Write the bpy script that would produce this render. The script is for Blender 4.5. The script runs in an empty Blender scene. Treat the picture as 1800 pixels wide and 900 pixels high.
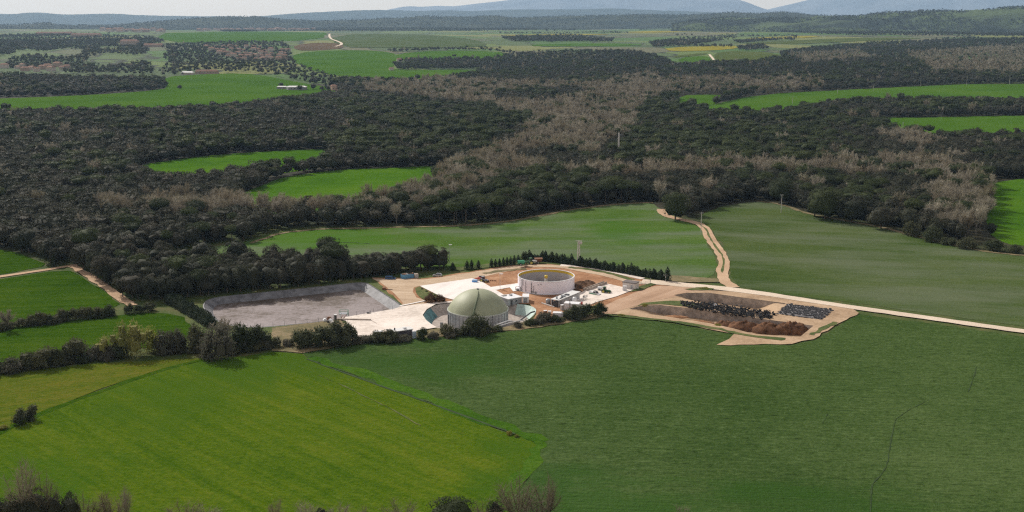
import bpy, math, random
import numpy as np
from mathutils import Vector, Matrix, geometry

S = bpy.context.scene
COL = S.collection
R = math.radians
random.seed(7)

# ------------------------------------------------------------------ camera
F = 1925.0                      # focal length in units of a 1800 wide frame
PITCH = math.atan(413 / F)
CAMH = 110.0
SP, CP = math.sin(PITCH), math.cos(PITCH)
cam = bpy.data.cameras.new("camera")
cam.sensor_width = 36
cam.sensor_fit = 'HORIZONTAL'
cam.lens = 36 * F / 1800
cam.clip_start = 1
cam.clip_end = 120000
camo = bpy.data.objects.new("camera", cam)
camo.location = (0, 0, CAMH)
camo.rotation_euler = (math.pi / 2 - PITCH, 0, 0)
COL.objects.link(camo)
S.camera = camo

# ------------------------------------------------------------------ sky, sun, exposure
SUN_EL, SUN_AZ = R(38), R(-40)          # azimuth measured from +Y towards +X
w = bpy.data.worlds.new("World")
S.world = w
w.use_nodes = True
wt = w.node_tree
sky = wt.nodes.new('ShaderNodeTexSky')
sky.sky_type = 'NISHITA'
sky.sun_disc = False
sky.sun_elevation = SUN_EL
sky.sun_rotation = SUN_AZ
sky.air_density = 1.0
sky.dust_density = 2.0
sky.ozone_density = 1.0
bg = wt.nodes['Background']
bg.inputs[1].default_value = 0.108
# thin bright cloud veil low over the horizon, broken by slow noise
tc = wt.nodes.new('ShaderNodeTexCoord')
sep = wt.nodes.new('ShaderNodeSeparateXYZ')
wt.links.new(tc.outputs['Generated'], sep.inputs[0])
vr = wt.nodes.new('ShaderNodeMapRange')
for i, x in ((1, .0), (2, .30), (3, .50), (4, .05)):
    vr.inputs[i].default_value = x
wt.links.new(sep.outputs[2], vr.inputs[0])
cn = wt.nodes.new('ShaderNodeTexNoise')
cn.inputs['Scale'].default_value = 3
cmap = wt.nodes.new('ShaderNodeMapping')
cmap.inputs['Scale'].default_value = (1, 1, 6)
wt.links.new(tc.outputs['Generated'], cmap.inputs[0])
wt.links.new(cmap.outputs[0], cn.inputs['Vector'])
cmul = wt.nodes.new('ShaderNodeMath'); cmul.operation = 'MULTIPLY_ADD'
cmul.inputs[1].default_value = .25
wt.links.new(cn.outputs['Fac'], cmul.inputs[0]); wt.links.new(vr.outputs[0], cmul.inputs[2])
cmx = wt.nodes.new('ShaderNodeMix'); cmx.data_type = 'RGBA'
cmx.inputs[7].default_value = (19.0, 15.0, 10.4, 1)
wt.links.new(cmul.outputs[0], cmx.inputs[0]); wt.links.new(sky.outputs[0], cmx.inputs[6])
wt.links.new(cmx.outputs[2], bg.inputs[0])
sl = bpy.data.lights.new("sun", 'SUN')
sl.energy = 4.4
sl.angle = R(0.5)
sl.color = (1.0, 0.94, 0.86)
so = bpy.data.objects.new("sun", sl)
sdir = Vector((math.sin(SUN_AZ) * math.cos(SUN_EL), math.cos(SUN_AZ) * math.cos(SUN_EL), math.sin(SUN_EL)))
so.rotation_euler = sdir.to_track_quat('Z', 'Y').to_euler()
so.location = (0, 0, 400)
COL.objects.link(so)
S.view_settings.view_transform = 'Standard'
S.view_settings.look = 'None'
S.view_settings.gamma = 1
S.view_settings.exposure = 0.0
S.view_settings.use_curve_mapping = False
S.cycles.use_denoising = False
S.cycles.filter_width = 1.25
S.cycles.max_bounces = 6
S.cycles.diffuse_bounces = 3
S.cycles.volume_bounces = 0
HAZE = 3.3e-5

# ------------------------------------------------------------------ terrain and picture-to-ground helpers
def smooth(t):
    t = np.clip(t, 0, 1)
    return t * t * (3 - 2 * t)

def terr(x, y):
    x = np.asarray(x, float); y = np.asarray(y, float)
    r = np.hypot(x, y)
    a = smooth((r - 720) / 1500)
    b = smooth((r - 1200) / 4600)
    return 46 * b + a * (3.5 * np.sin(x / 190 + 1.3) * np.sin(y / 230 + .4) + 5 * np.sin(x / 470 + y / 610 + 2))

def ray(u, v):
    dx, dy = (u - 900) / F, (450 - v) / F
    return dx, CP + dy * SP, -SP + dy * CP

def G(u, v, z=None):
    """The ground point (or the point at height z) that shows at pixel (u, v) of the 1800x900 photograph."""
    dx, dy, dz = ray(u, v)
    if z is not None:
        t = (z - CAMH) / dz
        return Vector((dx * t, dy * t, z))
    if dz < 0:
        t = -CAMH / dz
        if math.hypot(dx * t, dy * t) < 715:
            return Vector((dx * t, dy * t, 0.0))
    ts = 600 * 1.004 ** np.arange(0, 780)
    hit = (CAMH + dz * ts) < terr(dx * ts, dy * ts)
    i = int(np.argmax(hit)) if hit.any() else len(ts) - 1
    lo, hi = ts[max(i - 1, 0)], ts[i]
    for _ in range(18):
        m = (lo + hi) / 2
        if CAMH + dz * m < float(terr(dx * m, dy * m)):
            hi = m
        else:
            lo = m
    return Vector((dx * hi, dy * hi, float(terr(dx * hi, dy * hi))))

def proj(x, y, z):
    yy, zz = y, z - CAMH
    d = yy * CP - zz * SP
    up = yy * SP + zz * CP
    return 900 + F * x / d, 450 - F * up / d

def GP(pts):
    return [(G(u, v).x, G(u, v).y) for u, v in pts]

def inpoly(px, py, poly):
    px = np.asarray(px); py = np.asarray(py)
    r = np.zeros(px.shape, bool)
    n = len(poly)
    for i in range(n):
        x1, y1 = poly[i]; x2, y2 = poly[(i + 1) % n]
        if y1 == y2:
            continue
        c = ((y1 > py) != (y2 > py)) & (px < (x2 - x1) * (py - y1) / (y2 - y1) + x1)
        r ^= c
    return r

def resample(poly, step, closed=True):
    out = []
    n = len(poly)
    for i in range(n if closed else n - 1):
        a = Vector(poly[i][:2]); b = Vector(poly[(i + 1) % n][:2])
        k = max(1, int((b - a).length / step))
        for j in range(k):
            out.append(tuple(a.lerp(b, j / k)))
    if not closed:
        out.append(tuple(poly[-1][:2]))
    return out

def chaikin(p, it=2, closed=True):
    for _ in range(it):
        q = []
        n = len(p)
        if not closed:
            q.append(p[0])
        for i in range(n if closed else n - 1):
            a, b = p[i], p[(i + 1) % n]
            q.append((a[0] * .75 + b[0] * .25, a[1] * .75 + b[1] * .25))
            q.append((a[0] * .25 + b[0] * .75, a[1] * .25 + b[1] * .75))
        if not closed:
            q.append(p[-1])
        p = q
    return p

def ragged(poly, step, amp, seed=1):
    rng = random.Random(seed)
    return [(x + rng.uniform(-amp, amp), y + rng.uniform(-amp, amp)) for x, y in resample(poly, step)]

# ------------------------------------------------------------------ materials
MATS = {}
def newmat(name, rough=.85, spec=.2):
    m = bpy.data.materials.new(name)
    m.use_nodes = True
    nt = m.node_tree
    b = nt.nodes['Principled BSDF']
    b.inputs['Roughness'].default_value = rough
    b.inputs['Specular IOR Level'].default_value = spec
    MATS[name] = m
    return m, nt, b

def nd(nt, t, **k):
    n = nt.nodes.new(t)
    for a, b in k.items():
        setattr(n, a, b)
    return n

def val(n, i, v):
    n.inputs[i].default_value = v

def noise(nt, vec, scale, detail=4, rough=.55):
    n = nd(nt, 'ShaderNodeTexNoise')
    val(n, 'Scale', scale); val(n, 'Detail', detail); val(n, 'Roughness', rough)
    nt.links.new(vec, n.inputs['Vector'])
    return n.outputs['Fac']

def ramp(nt, fac, cols, interp='LINEAR'):
    r = nd(nt, 'ShaderNodeValToRGB')
    e = r.color_ramp
    e.interpolation = interp
    while len(e.elements) < len(cols):
        e.elements.new(.5)
    for k, (p, c) in enumerate(cols):
        e.elements[k].position = p
        e.elements[k].color = (*c, 1)
    nt.links.new(fac, r.inputs[0])
    return r.outputs[0]

def mth(nt, op, a, b=None, c=None):
    n = nd(nt, 'ShaderNodeMath', operation=op)
    for i, x in enumerate((a, b, c)):
        if x is None:
            continue
        if isinstance(x, (int, float)):
            n.inputs[i].default_value = x
        else:
            nt.links.new(x, n.inputs[i])
    return n.outputs[0]

def mixc(nt, fac, a, b):
    n = nd(nt, 'ShaderNodeMix', data_type='RGBA')
    for i, x in ((0, fac), (6, a), (7, b)):
        if isinstance(x, (int, float)):
            n.inputs[i].default_value = x
        elif isinstance(x, tuple):
            n.inputs[i].default_value = (*x, 1)
        else:
            nt.links.new(x, n.inputs[i])
    return n.outputs[2]

def gpos(nt):
    return nd(nt, 'ShaderNodeNewGeometry').outputs['Position']

def mapping(nt, vec, scale=(1, 1, 1), rot=0):
    if rot:
        r = nd(nt, 'ShaderNodeMapping')
        r.inputs['Rotation'].default_value = (0, 0, -rot)
        nt.links.new(vec, r.inputs['Vector'])
        vec = r.outputs[0]
    n = nd(nt, 'ShaderNodeMapping')
    val(n, 'Scale', scale)
    nt.links.new(vec, n.inputs['Vector'])
    return n.outputs[0]

def bump(nt, b, h, strength, dist):
    n = nd(nt, 'ShaderNodeBump')
    val(n, 'Strength', strength); val(n, 'Distance', dist)
    nt.links.new(h, n.inputs['Height'])
    nt.links.new(n.outputs[0], b.inputs['Normal'])

def plain(name, c, rough=.7, spec=.3, var=.12, scale=1.5, metal=0, bmp=0):
    if name in MATS:
        return MATS[name]
    m, nt, b = newmat(name, rough, spec)
    p = nd(nt, 'ShaderNodeTexCoord').outputs['Object']
    f = noise(nt, p, scale, 6, .65)
    lo = tuple(x * (1 - var * 1.6) for x in c); hi = tuple(min(1, x * (1 + var)) for x in c)
    nt.links.new(ramp(nt, f, [(.3, lo), (.7, hi)]), b.inputs['Base Color'])
    b.inputs['Metallic'].default_value = metal
    if bmp:
        bump(nt, b, f, .5, bmp)
    return m

def ground(name, c1, c2, c3, big=.02, fine=.5, rough=.95, bmp=.3, rutang=None, rutscale=.3):
    """Earth, gravel or concrete laid in world space: blotches, fine grain, wheel streaks."""
    m, nt, b = newmat(name, rough, .15)
    p = gpos(nt)
    f1 = noise(nt, p, big, 6, .6)
    f2 = noise(nt, p, fine, 5, .7)
    f = mth(nt, 'ADD', mth(nt, 'MULTIPLY', f1, .6), mth(nt, 'MULTIPLY', f2, .4))
    if rutang is not None:
        f3 = noise(nt, mapping(nt, p, (rutscale * .06, rutscale, 1), rutang), 1, 3, .5)
        f = mth(nt, 'ADD', mth(nt, 'MULTIPLY', f, .60), mth(nt, 'MULTIPLY', f3, .40))
    nt.links.new(ramp(nt, f, [(.36, c1), (.5, c2), (.64, c3)]), b.inputs['Base Color'])
    bump(nt, b, f2, .6, bmp)
    return m

ALB = .80
def field(name, c1, c2, c3, ang, big=.012, streak=1.0, rows=.35, grain=.9, mask=None, bmp=.35, pale=None, fleck=.5):
    """A crop: slow patches, sowing rows along ang, fine leaf grain. mask: (x, y, rx, ry, colour) a thriving patch."""
    m, nt, b = newmat(name, .95, 0)
    c1, c2, c3 = [tuple(x * ALB * (1 if i < 2 else .8) for i, x in enumerate(c)) for c in (c1, c2, c3)]
    if pale: pale = tuple(x * ALB for x in pale)
    p = gpos(nt)
    f1 = noise(nt, p, big, 6, .62)
    fs = noise(nt, mapping(nt, p, (.012 * streak, .30 * streak, 1), ang), 1, 4, .6)
    fr = noise(nt, mapping(nt, p, (.05, 1.1, 1), ang), 1, 3, .6)
    fg = noise(nt, p, grain, 4, .75)
    f = mth(nt, 'ADD', mth(nt, 'MULTIPLY', f1, .60), mth(nt, 'MULTIPLY', fs, rows * .7))
    f = mth(nt, 'ADD', f, mth(nt, 'MULTIPLY', fr, rows * .45))
    f = mth(nt, 'ADD', f, mth(nt, 'MULTIPLY', fg, .62))
    tot = .60 + rows * 1.15 + .62
    f = mth(nt, 'DIVIDE', f, tot)
    col = ramp(nt, f, [(.41, c1), (.5, c2), (.59, c3)])
    fk = noise(nt, mapping(nt, p, (.30, .62, 1), ang * .3), 1, 8, .78)
    col = mixc(nt, mth(nt, 'MULTIPLY', ramp(nt, fk, [(.33, (1, 1, 1)), (.46, (0, 0, 0))]), fleck), col, tuple(x * .45 for x in c1))
    col = mixc(nt, mth(nt, 'MULTIPLY', ramp(nt, fk, [(.54, (0, 0, 0)), (.68, (1, 1, 1))]), fleck * .8), col, tuple(x * 1.35 + .012 for x in c3))
    if pale:
        fp = noise(nt, mapping(nt, p, (.008, .03, 1), ang), 1, 5, .65)
        col = mixc(nt, mth(nt, 'MULTIPLY', ramp(nt, fp, [(.46, (0, 0, 0)), (.62, (1, 1, 1))]), .62), col, pale)
    for (mx, my, rx, ry, mc) in (mask or []):
        s = nd(nt, 'ShaderNodeSeparateXYZ')
        nt.links.new(p, s.inputs[0])
        ex = mth(nt, 'DIVIDE', mth(nt, 'SUBTRACT', s.outputs[0], mx), rx)
        ey = mth(nt, 'DIVIDE', mth(nt, 'SUBTRACT', s.outputs[1], my), ry)
        d = mth(nt, 'SQRT', mth(nt, 'ADD', mth(nt, 'MULTIPLY', ex, ex), mth(nt, 'MULTIPLY', ey, ey)))
        d = mth(nt, 'ADD', d, mth(nt, 'MULTIPLY', mth(nt, 'SUBTRACT', noise(nt, mapping(nt, p, (.03, .07, 1), ang), 1, 6, .68), .5), 3.2))
        k = ramp(nt, d, [(.35, (1, 1, 1)), (1.25, (0, 0, 0))])
        mm = mixc(nt, mth(nt, 'MULTIPLY', fg, .8), tuple(x * ALB for x in mc), tuple(x * .6 * ALB for x in mc))
        col = mixc(nt, mth(nt, 'MULTIPLY', k, .6), col, mm)
    nt.links.new(col, b.inputs['Base Color'])
    hb = mth(nt, 'ADD', fg, mth(nt, 'MULTIPLY', fr, .8))
    bump(nt, b, hb, 1.0, bmp)
    return m

# ------------------------------------------------------------------ object helpers
def tag(o, label=None, cat=None, group=None, kind=None):
    if label: o['label'] = label
    if cat: o['category'] = cat
    if group: o['group'] = group
    if kind: o['kind'] = kind
    return o

def thing(name, label, cat, loc=(0, 0, 0), rotz=0, group=None):
    o = bpy.data.objects.new(name, None)
    o.empty_display_size = 1
    COL.objects.link(o)
    o.location = loc
    o.rotation_euler = (0, 0, rotz)
    return tag(o, label, cat, group)

def mesh_np(name, V, Q, T=None, mat=None):
    """A mesh of quads from numpy arrays, with a per-face 'tint'."""
    me = bpy.data.meshes.new(name)
    V = np.asarray(V, np.float32); Q = np.asarray(Q, np.int32)
    me.vertices.add(len(V)); me.loops.add(Q.size); me.polygons.add(len(Q))
    me.vertices.foreach_set('co', V.ravel())
    me.loops.foreach_set('vertex_index', Q.ravel())
    me.polygons.foreach_set('loop_start', np.arange(0, Q.size, 4, dtype=np.int32))
    me.polygons.foreach_set('loop_total', np.full(len(Q), 4, np.int32))
    if T is not None:
        a = me.attributes.new('tint', 'FLOAT', 'FACE')
        a.data.foreach_set('value', np.asarray(T, np.float32))
    me.update(calc_edges=True)
    if mat:
        me.materials.append(mat)
    return me

def link(name, me, parent=None):
    o = bpy.data.objects.new(name, me)
    COL.objects.link(o)
    if parent:
        o.parent = parent
    return o

class MB:
    def __init__(s):
        s.v, s.f = [], []
    def add(s, vs, fs):
        k = len(s.v)
        s.v += [tuple(p) for p in vs]
        s.f += [tuple(i + k for i in f) for f in fs]
        return s
    def box(s, x0, x1, y0, y1, z0, z1, bev=0):
        if bev:
            b = bev
            P = [(x0 + b, y0), (x1 - b, y0), (x1, y0 + b), (x1, y1 - b), (x1 - b, y1), (x0 + b, y1), (x0, y1 - b), (x0, y0 + b)]
            return s.prism(P, z0, z1)
        vs = [(x, y, z) for z in (z0, z1) for (x, y) in ((x0, y0), (x1, y0), (x1, y1), (x0, y1))]
        return s.add(vs, [(0, 3, 2, 1), (4, 5, 6, 7), (0, 1, 5, 4), (1, 2, 6, 5), (2, 3, 7, 6), (3, 0, 4, 7)])
    def prism(s, P, z0, z1):
        n = len(P)
        vs = [(x, y, z0) for x, y in P] + [(x, y, z1) for x, y in P]
        return s.add(vs, [tuple(range(n))[::-1], tuple(range(n, 2 * n))] + [(i, (i + 1) % n, n + (i + 1) % n, n + i) for i in range(n)])
    def side(s, P, y0, y1, t0=0, t1=0):
        """A side profile P of (x, z), swept from y0 to y1; t pulls the upper points in."""
        n = len(P)
        zs = [p[1] for p in P]; zm, zM = min(zs), max(zs)
        k = lambda z: (z - zm) / max(zM - zm, 1e-6)
        vs = [(x, y0 + t0 * k(z), z) for x, z in P] + [(x, y1 - t1 * k(z), z) for x, z in P]
        return s.add(vs, [tuple(range(n)), tuple(range(n, 2 * n))[::-1]] + [(i, n + i, n + (i + 1) % n, (i + 1) % n) for i in range(n)])
    def cyl(s, a, b, r0, r1=None, n=10, caps=True):
        r1 = r0 if r1 is None else r1
        a, b = Vector(a), Vector(b)
        d = (b - a).normalized()
        t = d.orthogonal().normalized(); q = d.cross(t)
        vs = []
        for c, r in ((a, r0), (b, r1)):
            for i in range(n):
                w_ = 2 * math.pi * i / n
                vs.append(c + t * r * math.cos(w_) + q * r * math.sin(w_))
        fs = [(i, (i + 1) % n, n + (i + 1) % n, n + i) for i in range(n)]
        if caps:
            fs += [tuple(range(n))[::-1], tuple(range(n, 2 * n))]
        return s.add(vs, fs)
    def path(s, pts, r, n=6):
        for a, b in zip(pts[:-1], pts[1:]):
            s.cyl(a, b, r, n=n)
        return s
    def lathe(s, prof, n=48, closed=False):
        m = len(prof)
        vs = [(r * math.cos(2 * math.pi * i / n), r * math.sin(2 * math.pi * i / n), z) for i in range(n) for r, z in prof]
        fs = []
        for i in range(n):
            j = (i + 1) % n
            for k in range(m if closed else m - 1):
                l = (k + 1) % m
                fs.append((i * m + k, j * m + k, j * m + l, i * m + l))
        return s.add(vs, fs)
    def xf(s, M, k=0):
        s.v = s.v[:k] + [tuple(M @ Vector(p)) for p in s.v[k:]]
        return s
    def build(s, name, mat, parent=None, sm=False):
        me = bpy.data.meshes.new(name)
        me.from_pydata(s.v, [], s.f)
        me.materials.append(mat)
        if sm:
            me.polygons.foreach_set('use_smooth', [True] * len(me.polygons))
        me.update()
        return link(name, me, parent)

def copy_thing(o, parent=None):
    c = o.copy()
    COL.objects.link(c)
    if parent:
        c.parent = parent
    for ch in KIDS.get(o.name, []) if o.name in KIDS else list(o.children):
        copy_thing(ch, c)
    return c
KIDS = {}
def proto(o):
    """Remember a thing's children so that copying it does not walk the whole scene."""
    KIDS[o.name] = list(o.children)
    for ch in KIDS[o.name]:
        proto(ch)
    return o

# ------------------------------------------------------------------ ground sheets
radii = [90]
while radii[-1] < 44000:
    radii.append(radii[-1] * (1.09 if radii[-1] < 650 else 1.045))
angs = list(np.radians(np.concatenate([np.arange(-36, 36.1, 1.2), np.arange(40, 320, 8)])))
TP = np.array([(r * math.sin(a), r * math.cos(a)) for r in radii for a in angs] + [(0, 0)])
HOLES = []
NLAY = [0]

def lay(x, y, layer):
    r = np.hypot(x, y)
    return terr(x, y) + layer * .03 + (layer > 0) * (smooth((r - 650) / 350) * .3 + np.maximum(r - 1500, 0) / 5000)

def sheet(name, poly, mat, layer, label, cat='ground', kind='structure', grid=True, holes=True):
    hs = HOLES if holes else []
    vs, es = [], []
    def loop(p):
        k = len(vs)
        vs.extend(Vector(q[:2]) for q in p)
        es.extend((k + i, k + (i + 1) % len(p)) for i in range(len(p)))
    if poly is not None:
        loop(poly)
        px = [p[0] for p in poly]; py = [p[1] for p in poly]
    for h in hs:
        if poly is None or (max(q[0] for q in h) > min(px) and min(q[0] for q in h) < max(px) and max(q[1] for q in h) > min(py) and min(q[1] for q in h) < max(py)):
            loop(h)
    if poly is None:
        vs.extend(Vector(q) for q in TP)
    elif grid:
        rr = np.hypot(TP[:, 0], TP[:, 1])
        k = inpoly(TP[:, 0], TP[:, 1], poly) & (rr > 560)
        vs.extend(Vector(q) for q in TP[k])
    ov, oe, of, *_ = geometry.delaunay_2d_cdt(vs, es, [], 0, 1e-4)
    A = np.array([(p.x, p.y) for p in ov])
    T = np.array([f for f in of if len(f) == 3])
    c = A[T].mean(axis=1)
    keep = np.ones(len(T), bool) if poly is None else inpoly(c[:, 0], c[:, 1], poly)
    for h in hs:
        keep &= ~inpoly(c[:, 0], c[:, 1], h)
    T = T[keep]
    NLAY[0] += .1 * (layer > 0)
    z = lay(A[:, 0], A[:, 1], layer) + .03 * min(NLAY[0], 9) * (layer > 0)
    me = bpy.data.meshes.new(name)
    a, b, d = A[T[:, 0]], A[T[:, 1]], A[T[:, 2]]
    cr = (b[:, 0] - a[:, 0]) * (d[:, 1] - a[:, 1]) - (b[:, 1] - a[:, 1]) * (d[:, 0] - a[:, 0])
    T[cr < 0] = T[cr < 0][:, ::-1]
    me.from_pydata(np.column_stack([A, z]).tolist(), [], T.tolist())
    me.materials.append(mat)
    me.polygons.foreach_set('use_smooth', [True] * len(me.polygons))
    me.update()
    return tag(link(name, me), label, cat, kind=kind)

def ribbon(name, px, width, mat, layer, label, cat='road', jit=.25, seed=3, ground_pts=None):
    p = ground_pts or GP(px)
    p = chaikin(p, 2, closed=False)
    p = resample(p, 4, closed=False)
    rng = random.Random(seed)
    L, Rr = [], []
    for i in range(len(p)):
        a = Vector(p[max(i - 1, 0)]); b = Vector(p[min(i + 1, len(p) - 1)])
        d = (b - a).normalized(); n = Vector((-d.y, d.x))
        wd = width if not callable(width) else width(i / (len(p) - 1))
        c = Vector(p[i])
        L.append(c + n * (wd / 2 + rng.uniform(-jit, jit))); Rr.append(c - n * (wd / 2 + rng.uniform(-jit, jit)))
    pts = L + Rr
    NLAY[0] += .1
    z = lay(np.array([q.x for q in pts]), np.array([q.y for q in pts]), layer) + .03 * min(NLAY[0], 9)
    n = len(L)
    me = bpy.data.meshes.new(name)
    me.from_pydata([(q.x, q.y, float(zz)) for q, zz in zip(pts, z)], [], [(n + i, n + i + 1, i + 1, i) for i in range(n - 1)])
    me.materials.append(mat)
    me.update()
    return tag(link(name, me), label, cat, kind='structure')

# ------------------------------------------------------------------ pits sunk into the ground
def inset(poly, d):
    n = len(poly)
    ar = sum(poly[i][0] * poly[(i + 1) % n][1] - poly[(i + 1) % n][0] * poly[i][1] for i in range(n))
    sg = 1 if ar > 0 else -1
    out = []
    for i in range(n):
        a, b, c = Vector(poly[i - 1]), Vector(poly[i]), Vector(poly[(i + 1) % n])
        e1, e2 = (b - a).normalized(), (c - b).normalized()
        nn = Vector((-(e1.y + e2.y), e1.x + e2.x)).normalized() * sg
        out.append(tuple(b + nn * d))
    return out

lagoon_rim = chaikin(GP([(358, 541), (361, 531), (372, 525), (400, 521), (470, 514), (560, 505), (620, 498), (642, 497), (654, 504), (680, 521), (703, 536), (703, 541), (690, 545), (640, 553), (560, 567), (480, 574.5), (440, 577), (405, 573), (380, 564), (366, 553)]), 2)
lagoon_rim = resample(lagoon_rim, 3)
pit_rim = resample(chaikin(GP([(792, 533), (766, 536), (750, 545), (743, 555), (749, 564), (758, 571), (768, 577), (790, 582), (840, 585), (872, 579), (900, 573), (928, 564), (943, 550), (941, 542), (925, 537), (900, 535), (880, 532), (840, 531), (812, 531)]), 2), 2)
silo_back = GP([(1185, 520), (1207, 516), (1246, 516), (1310, 525), (1381, 534.5), (1362, 552), (1330, 550.5), (1200, 526)])
silo_front = GP([(1106, 544), (1130, 538.5), (1160, 537.5), (1250, 548), (1340, 562), (1430, 574), (1405, 594.5), (1388, 593.5), (1330, 590), (1290, 579), (1250, 570), (1200, 562), (1140, 553)])
HOLES += [lagoon_rim, pit_rim, silo_back, silo_front]

# ------------------------------------------------------------------ ground materials
m, nt, b = newmat('countryside', .95, .1)
p = gpos(nt)
ln = nd(nt, 'ShaderNodeVectorMath', operation='LENGTH'); nt.links.new(p, ln.inputs[0])
wob = mth(nt, 'MULTIPLY', mth(nt, 'SUBTRACT', noise(nt, p, .004, 3), .5), 500)
rad = mth(nt, 'ADD', ln.outputs['Value'], wob)
rough_grass = ramp(nt, noise(nt, p, .12, 7, .7), [(.35, (.032, .055, .012)), (.5, (.06, .085, .02)), (.68, (.12, .105, .045))])
forest_floor = ramp(nt, noise(nt, p, .06, 6, .7), [(.35, (.018, .022, .01)), (.6, (.04, .036, .02)), (.75, (.05, .055, .02))])
pv = mapping(nt, p, (1 / 260, 1 / 460, 0), .25)
wv = nd(nt, 'ShaderNodeVectorMath', operation='ADD'); nt.links.new(pv, wv.inputs[0])
nn = nd(nt, 'ShaderNodeTexNoise'); val(nn, 'Scale', .0035); nt.links.new(p, nn.inputs['Vector'])
nt.links.new(nn.outputs['Color'], wv.inputs[1])
vo = nd(nt, 'ShaderNodeTexVoronoi'); val(vo, 'Scale', 1.0); nt.links.new(wv.outputs[0], vo.inputs['Vector'])
sx = nd(nt, 'ShaderNodeSeparateColor'); nt.links.new(vo.outputs['Color'], sx.inputs[0])
patch = ramp(nt, sx.outputs[0], [(0, (.05, .12, .018)), (.2, (.075, .12, .035)), (.36, (.06, .10, .03)), (.5, (.10, .15, .03)), (.62, (.05, .085, .03)), (.74, (.16, .17, .045)), (.84, (.09, .10, .05)), (.93, (.12, .115, .065))], 'CONSTANT')
patch = mixc(nt, .22, patch, ramp(nt, noise(nt, p, .01, 6, .65), [(.3, (.035, .06, .015)), (.7, (.11, .14, .04))]))
vd = nd(nt, 'ShaderNodeTexVoronoi', feature='DISTANCE_TO_EDGE'); val(vd, 'Scale', 1.0); nt.links.new(wv.outputs[0], vd.inputs['Vector'])
patch = mixc(nt, ramp(nt, vd.outputs['Distance'], [(.012, (1, 1, 1)), (.03, (0, 0, 0))]), patch, (.03, .04, .02))
cm = mixc(nt, ramp(nt, mth(nt, 'DIVIDE', rad, 4000), [(.13, (0, 0, 0)), (.16, (1, 1, 1))]), rough_grass, forest_floor)
cm = mixc(nt, ramp(nt, mth(nt, 'DIVIDE', rad, 4000), [(.50, (0, 0, 0)), (.56, (1, 1, 1))]), cm, patch)
nt.links.new(cm, b.inputs['Base Color'])

BR = ((.038, .108, .009), (.066, .165, .012), (.105, .20, .018))           # lively young wheat
field('wheat_meadow', (.058, .125, .022), (.090, .160, .040), (.135, .19, .070), R(4), big=.02, pale=(.17, .20, .14),
      mask=[(*G(1090, 408)[:2], 24, 40, (.055, .165, .012)), (*G(560, 420)[:2], 62, 48, (.075, .20, .014)), (*G(900, 402)[:2], 9, 16, (.045, .12, .012))])
field('wheat_bright', *BR, R(6), big=.014, rows=.30)
field('wheat_margin', (.036, .095, .012), (.054, .130, .014), (.080, .155, .020), R(-40), big=.03, rows=.3)
field('wheat_back', (.045, .11, .012), (.065, .15, .015), (.085, .165, .022), R(10), big=.008, rows=.2)
field('wheat_right', (.050, .086, .027), (.074, .114, .040), (.110, .142, .062), R(-12), big=.016, rows=.40, pale=(.15, .175, .11))
field('wheat_front', (.038, .076, .022), (.062, .106, .036), (.092, .140, .056), R(-6), big=.012, rows=.22, grain=.8, bmp=.5, fleck=.8,
      mask=[(*G(720, 640)[:2], 50, 22, (.045, .115, .018)), (*G(1000, 900)[:2], 60, 26, (.042, .115, .018)), (*G(1400, 890)[:2], 40, 16, (.042, .105, .018))])
field('wheat_olive', (.050, .108, .007), (.086, .144, .011), (.128, .168, .018), R(-44), big=.018, rows=.6, grain=.8, bmp=.4,
      mask=[(*G(40, 850)[:2], 22, 34, (.058, .14, .010)), (*G(900, 830)[:2], 14, 40, (.055, .135, .012)), (*G(480, 635)[:2], 60, 22, (.065, .14, .014)), (*G(330, 690)[:2], 34, 40, (.070, .145, .012))])
field('wheat_yellow', (.065, .105, .012), (.098, .135, .016), (.15, .15, .028), R(28), big=.02, rows=.5, grain=.8)
field('wheat_left', (.024, .066, .005), (.042, .096, .007), (.068, .12, .012), R(8), big=.02, rows=.75)
field('pasture', (.06, .09, .025), (.09, .12, .035), (.12, .14, .05), R(0), big=.02, rows=.1)
field('yellow_crop', (.20, .19, .03), (.30, .26, .04), (.34, .30, .05), R(0), big=.01, rows=.1)
field('ploughed', (.10, .075, .055), (.14, .10, .075), (.17, .125, .09), R(0), big=.01, rows=.2)
ground('dirt_track', (.33, .22, .135), (.44, .30, .19), (.54, .39, .26), big=.05, fine=1.2)
ground('pale_track', (0.48, 0.39, 0.3), (0.6, 0.498, 0.39), (0.684, 0.582, 0.462), big=.04, fine=1.5)
ground('sandy_yard', (.34, .24, .155), (.46, .345, .235), (.56, .44, .32), big=.06, fine=.8, rutang=R(-10), rutscale=.5)
ground('red_soil', (.20, .095, .045), (.32, .165, .085), (.44, .26, .15), big=.10, fine=.7)
ground('brown_drive', (.30, .19, .12), (.40, .265, .175), (.49, .345, .24), big=.05, fine=.9, rutang=R(50), rutscale=.5)
ground('silo_sand', (.26, .175, .105), (.385, .27, .17), (.49, .36, .24), big=.08, fine=.8)
ground('concrete_yard', (0.48, 0.414, 0.354), (0.696, 0.618, 0.546), (0.792, 0.72, 0.648), big=.05, fine=.5, rough=.85, bmp=.03)
ground('concrete_pad', (0.6, 0.546, 0.504), (0.744, 0.69, 0.648), (0.8, 0.768, 0.72), big=.06, fine=.4, rough=.85, bmp=.02, rutang=R(70), rutscale=.3)
ground('asphalt_pale', (0.54, 0.468, 0.408), (0.672, 0.588, 0.516), (0.756, 0.684, 0.6), big=.08, fine=1.0, rough=.9, bmp=.02)
ground('verge', (.035, .06, .014), (.07, .095, .022), (.15, .14, .055), big=.12, fine=.9)
ground('verge_dry', (.09, .085, .035), (.17, .14, .07), (.27, .20, .12), big=.12, fine=.9)
ground('rut', (.022, .042, .012), (.03, .055, .016), (.04, .07, .02), big=.2, fine=1)

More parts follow.
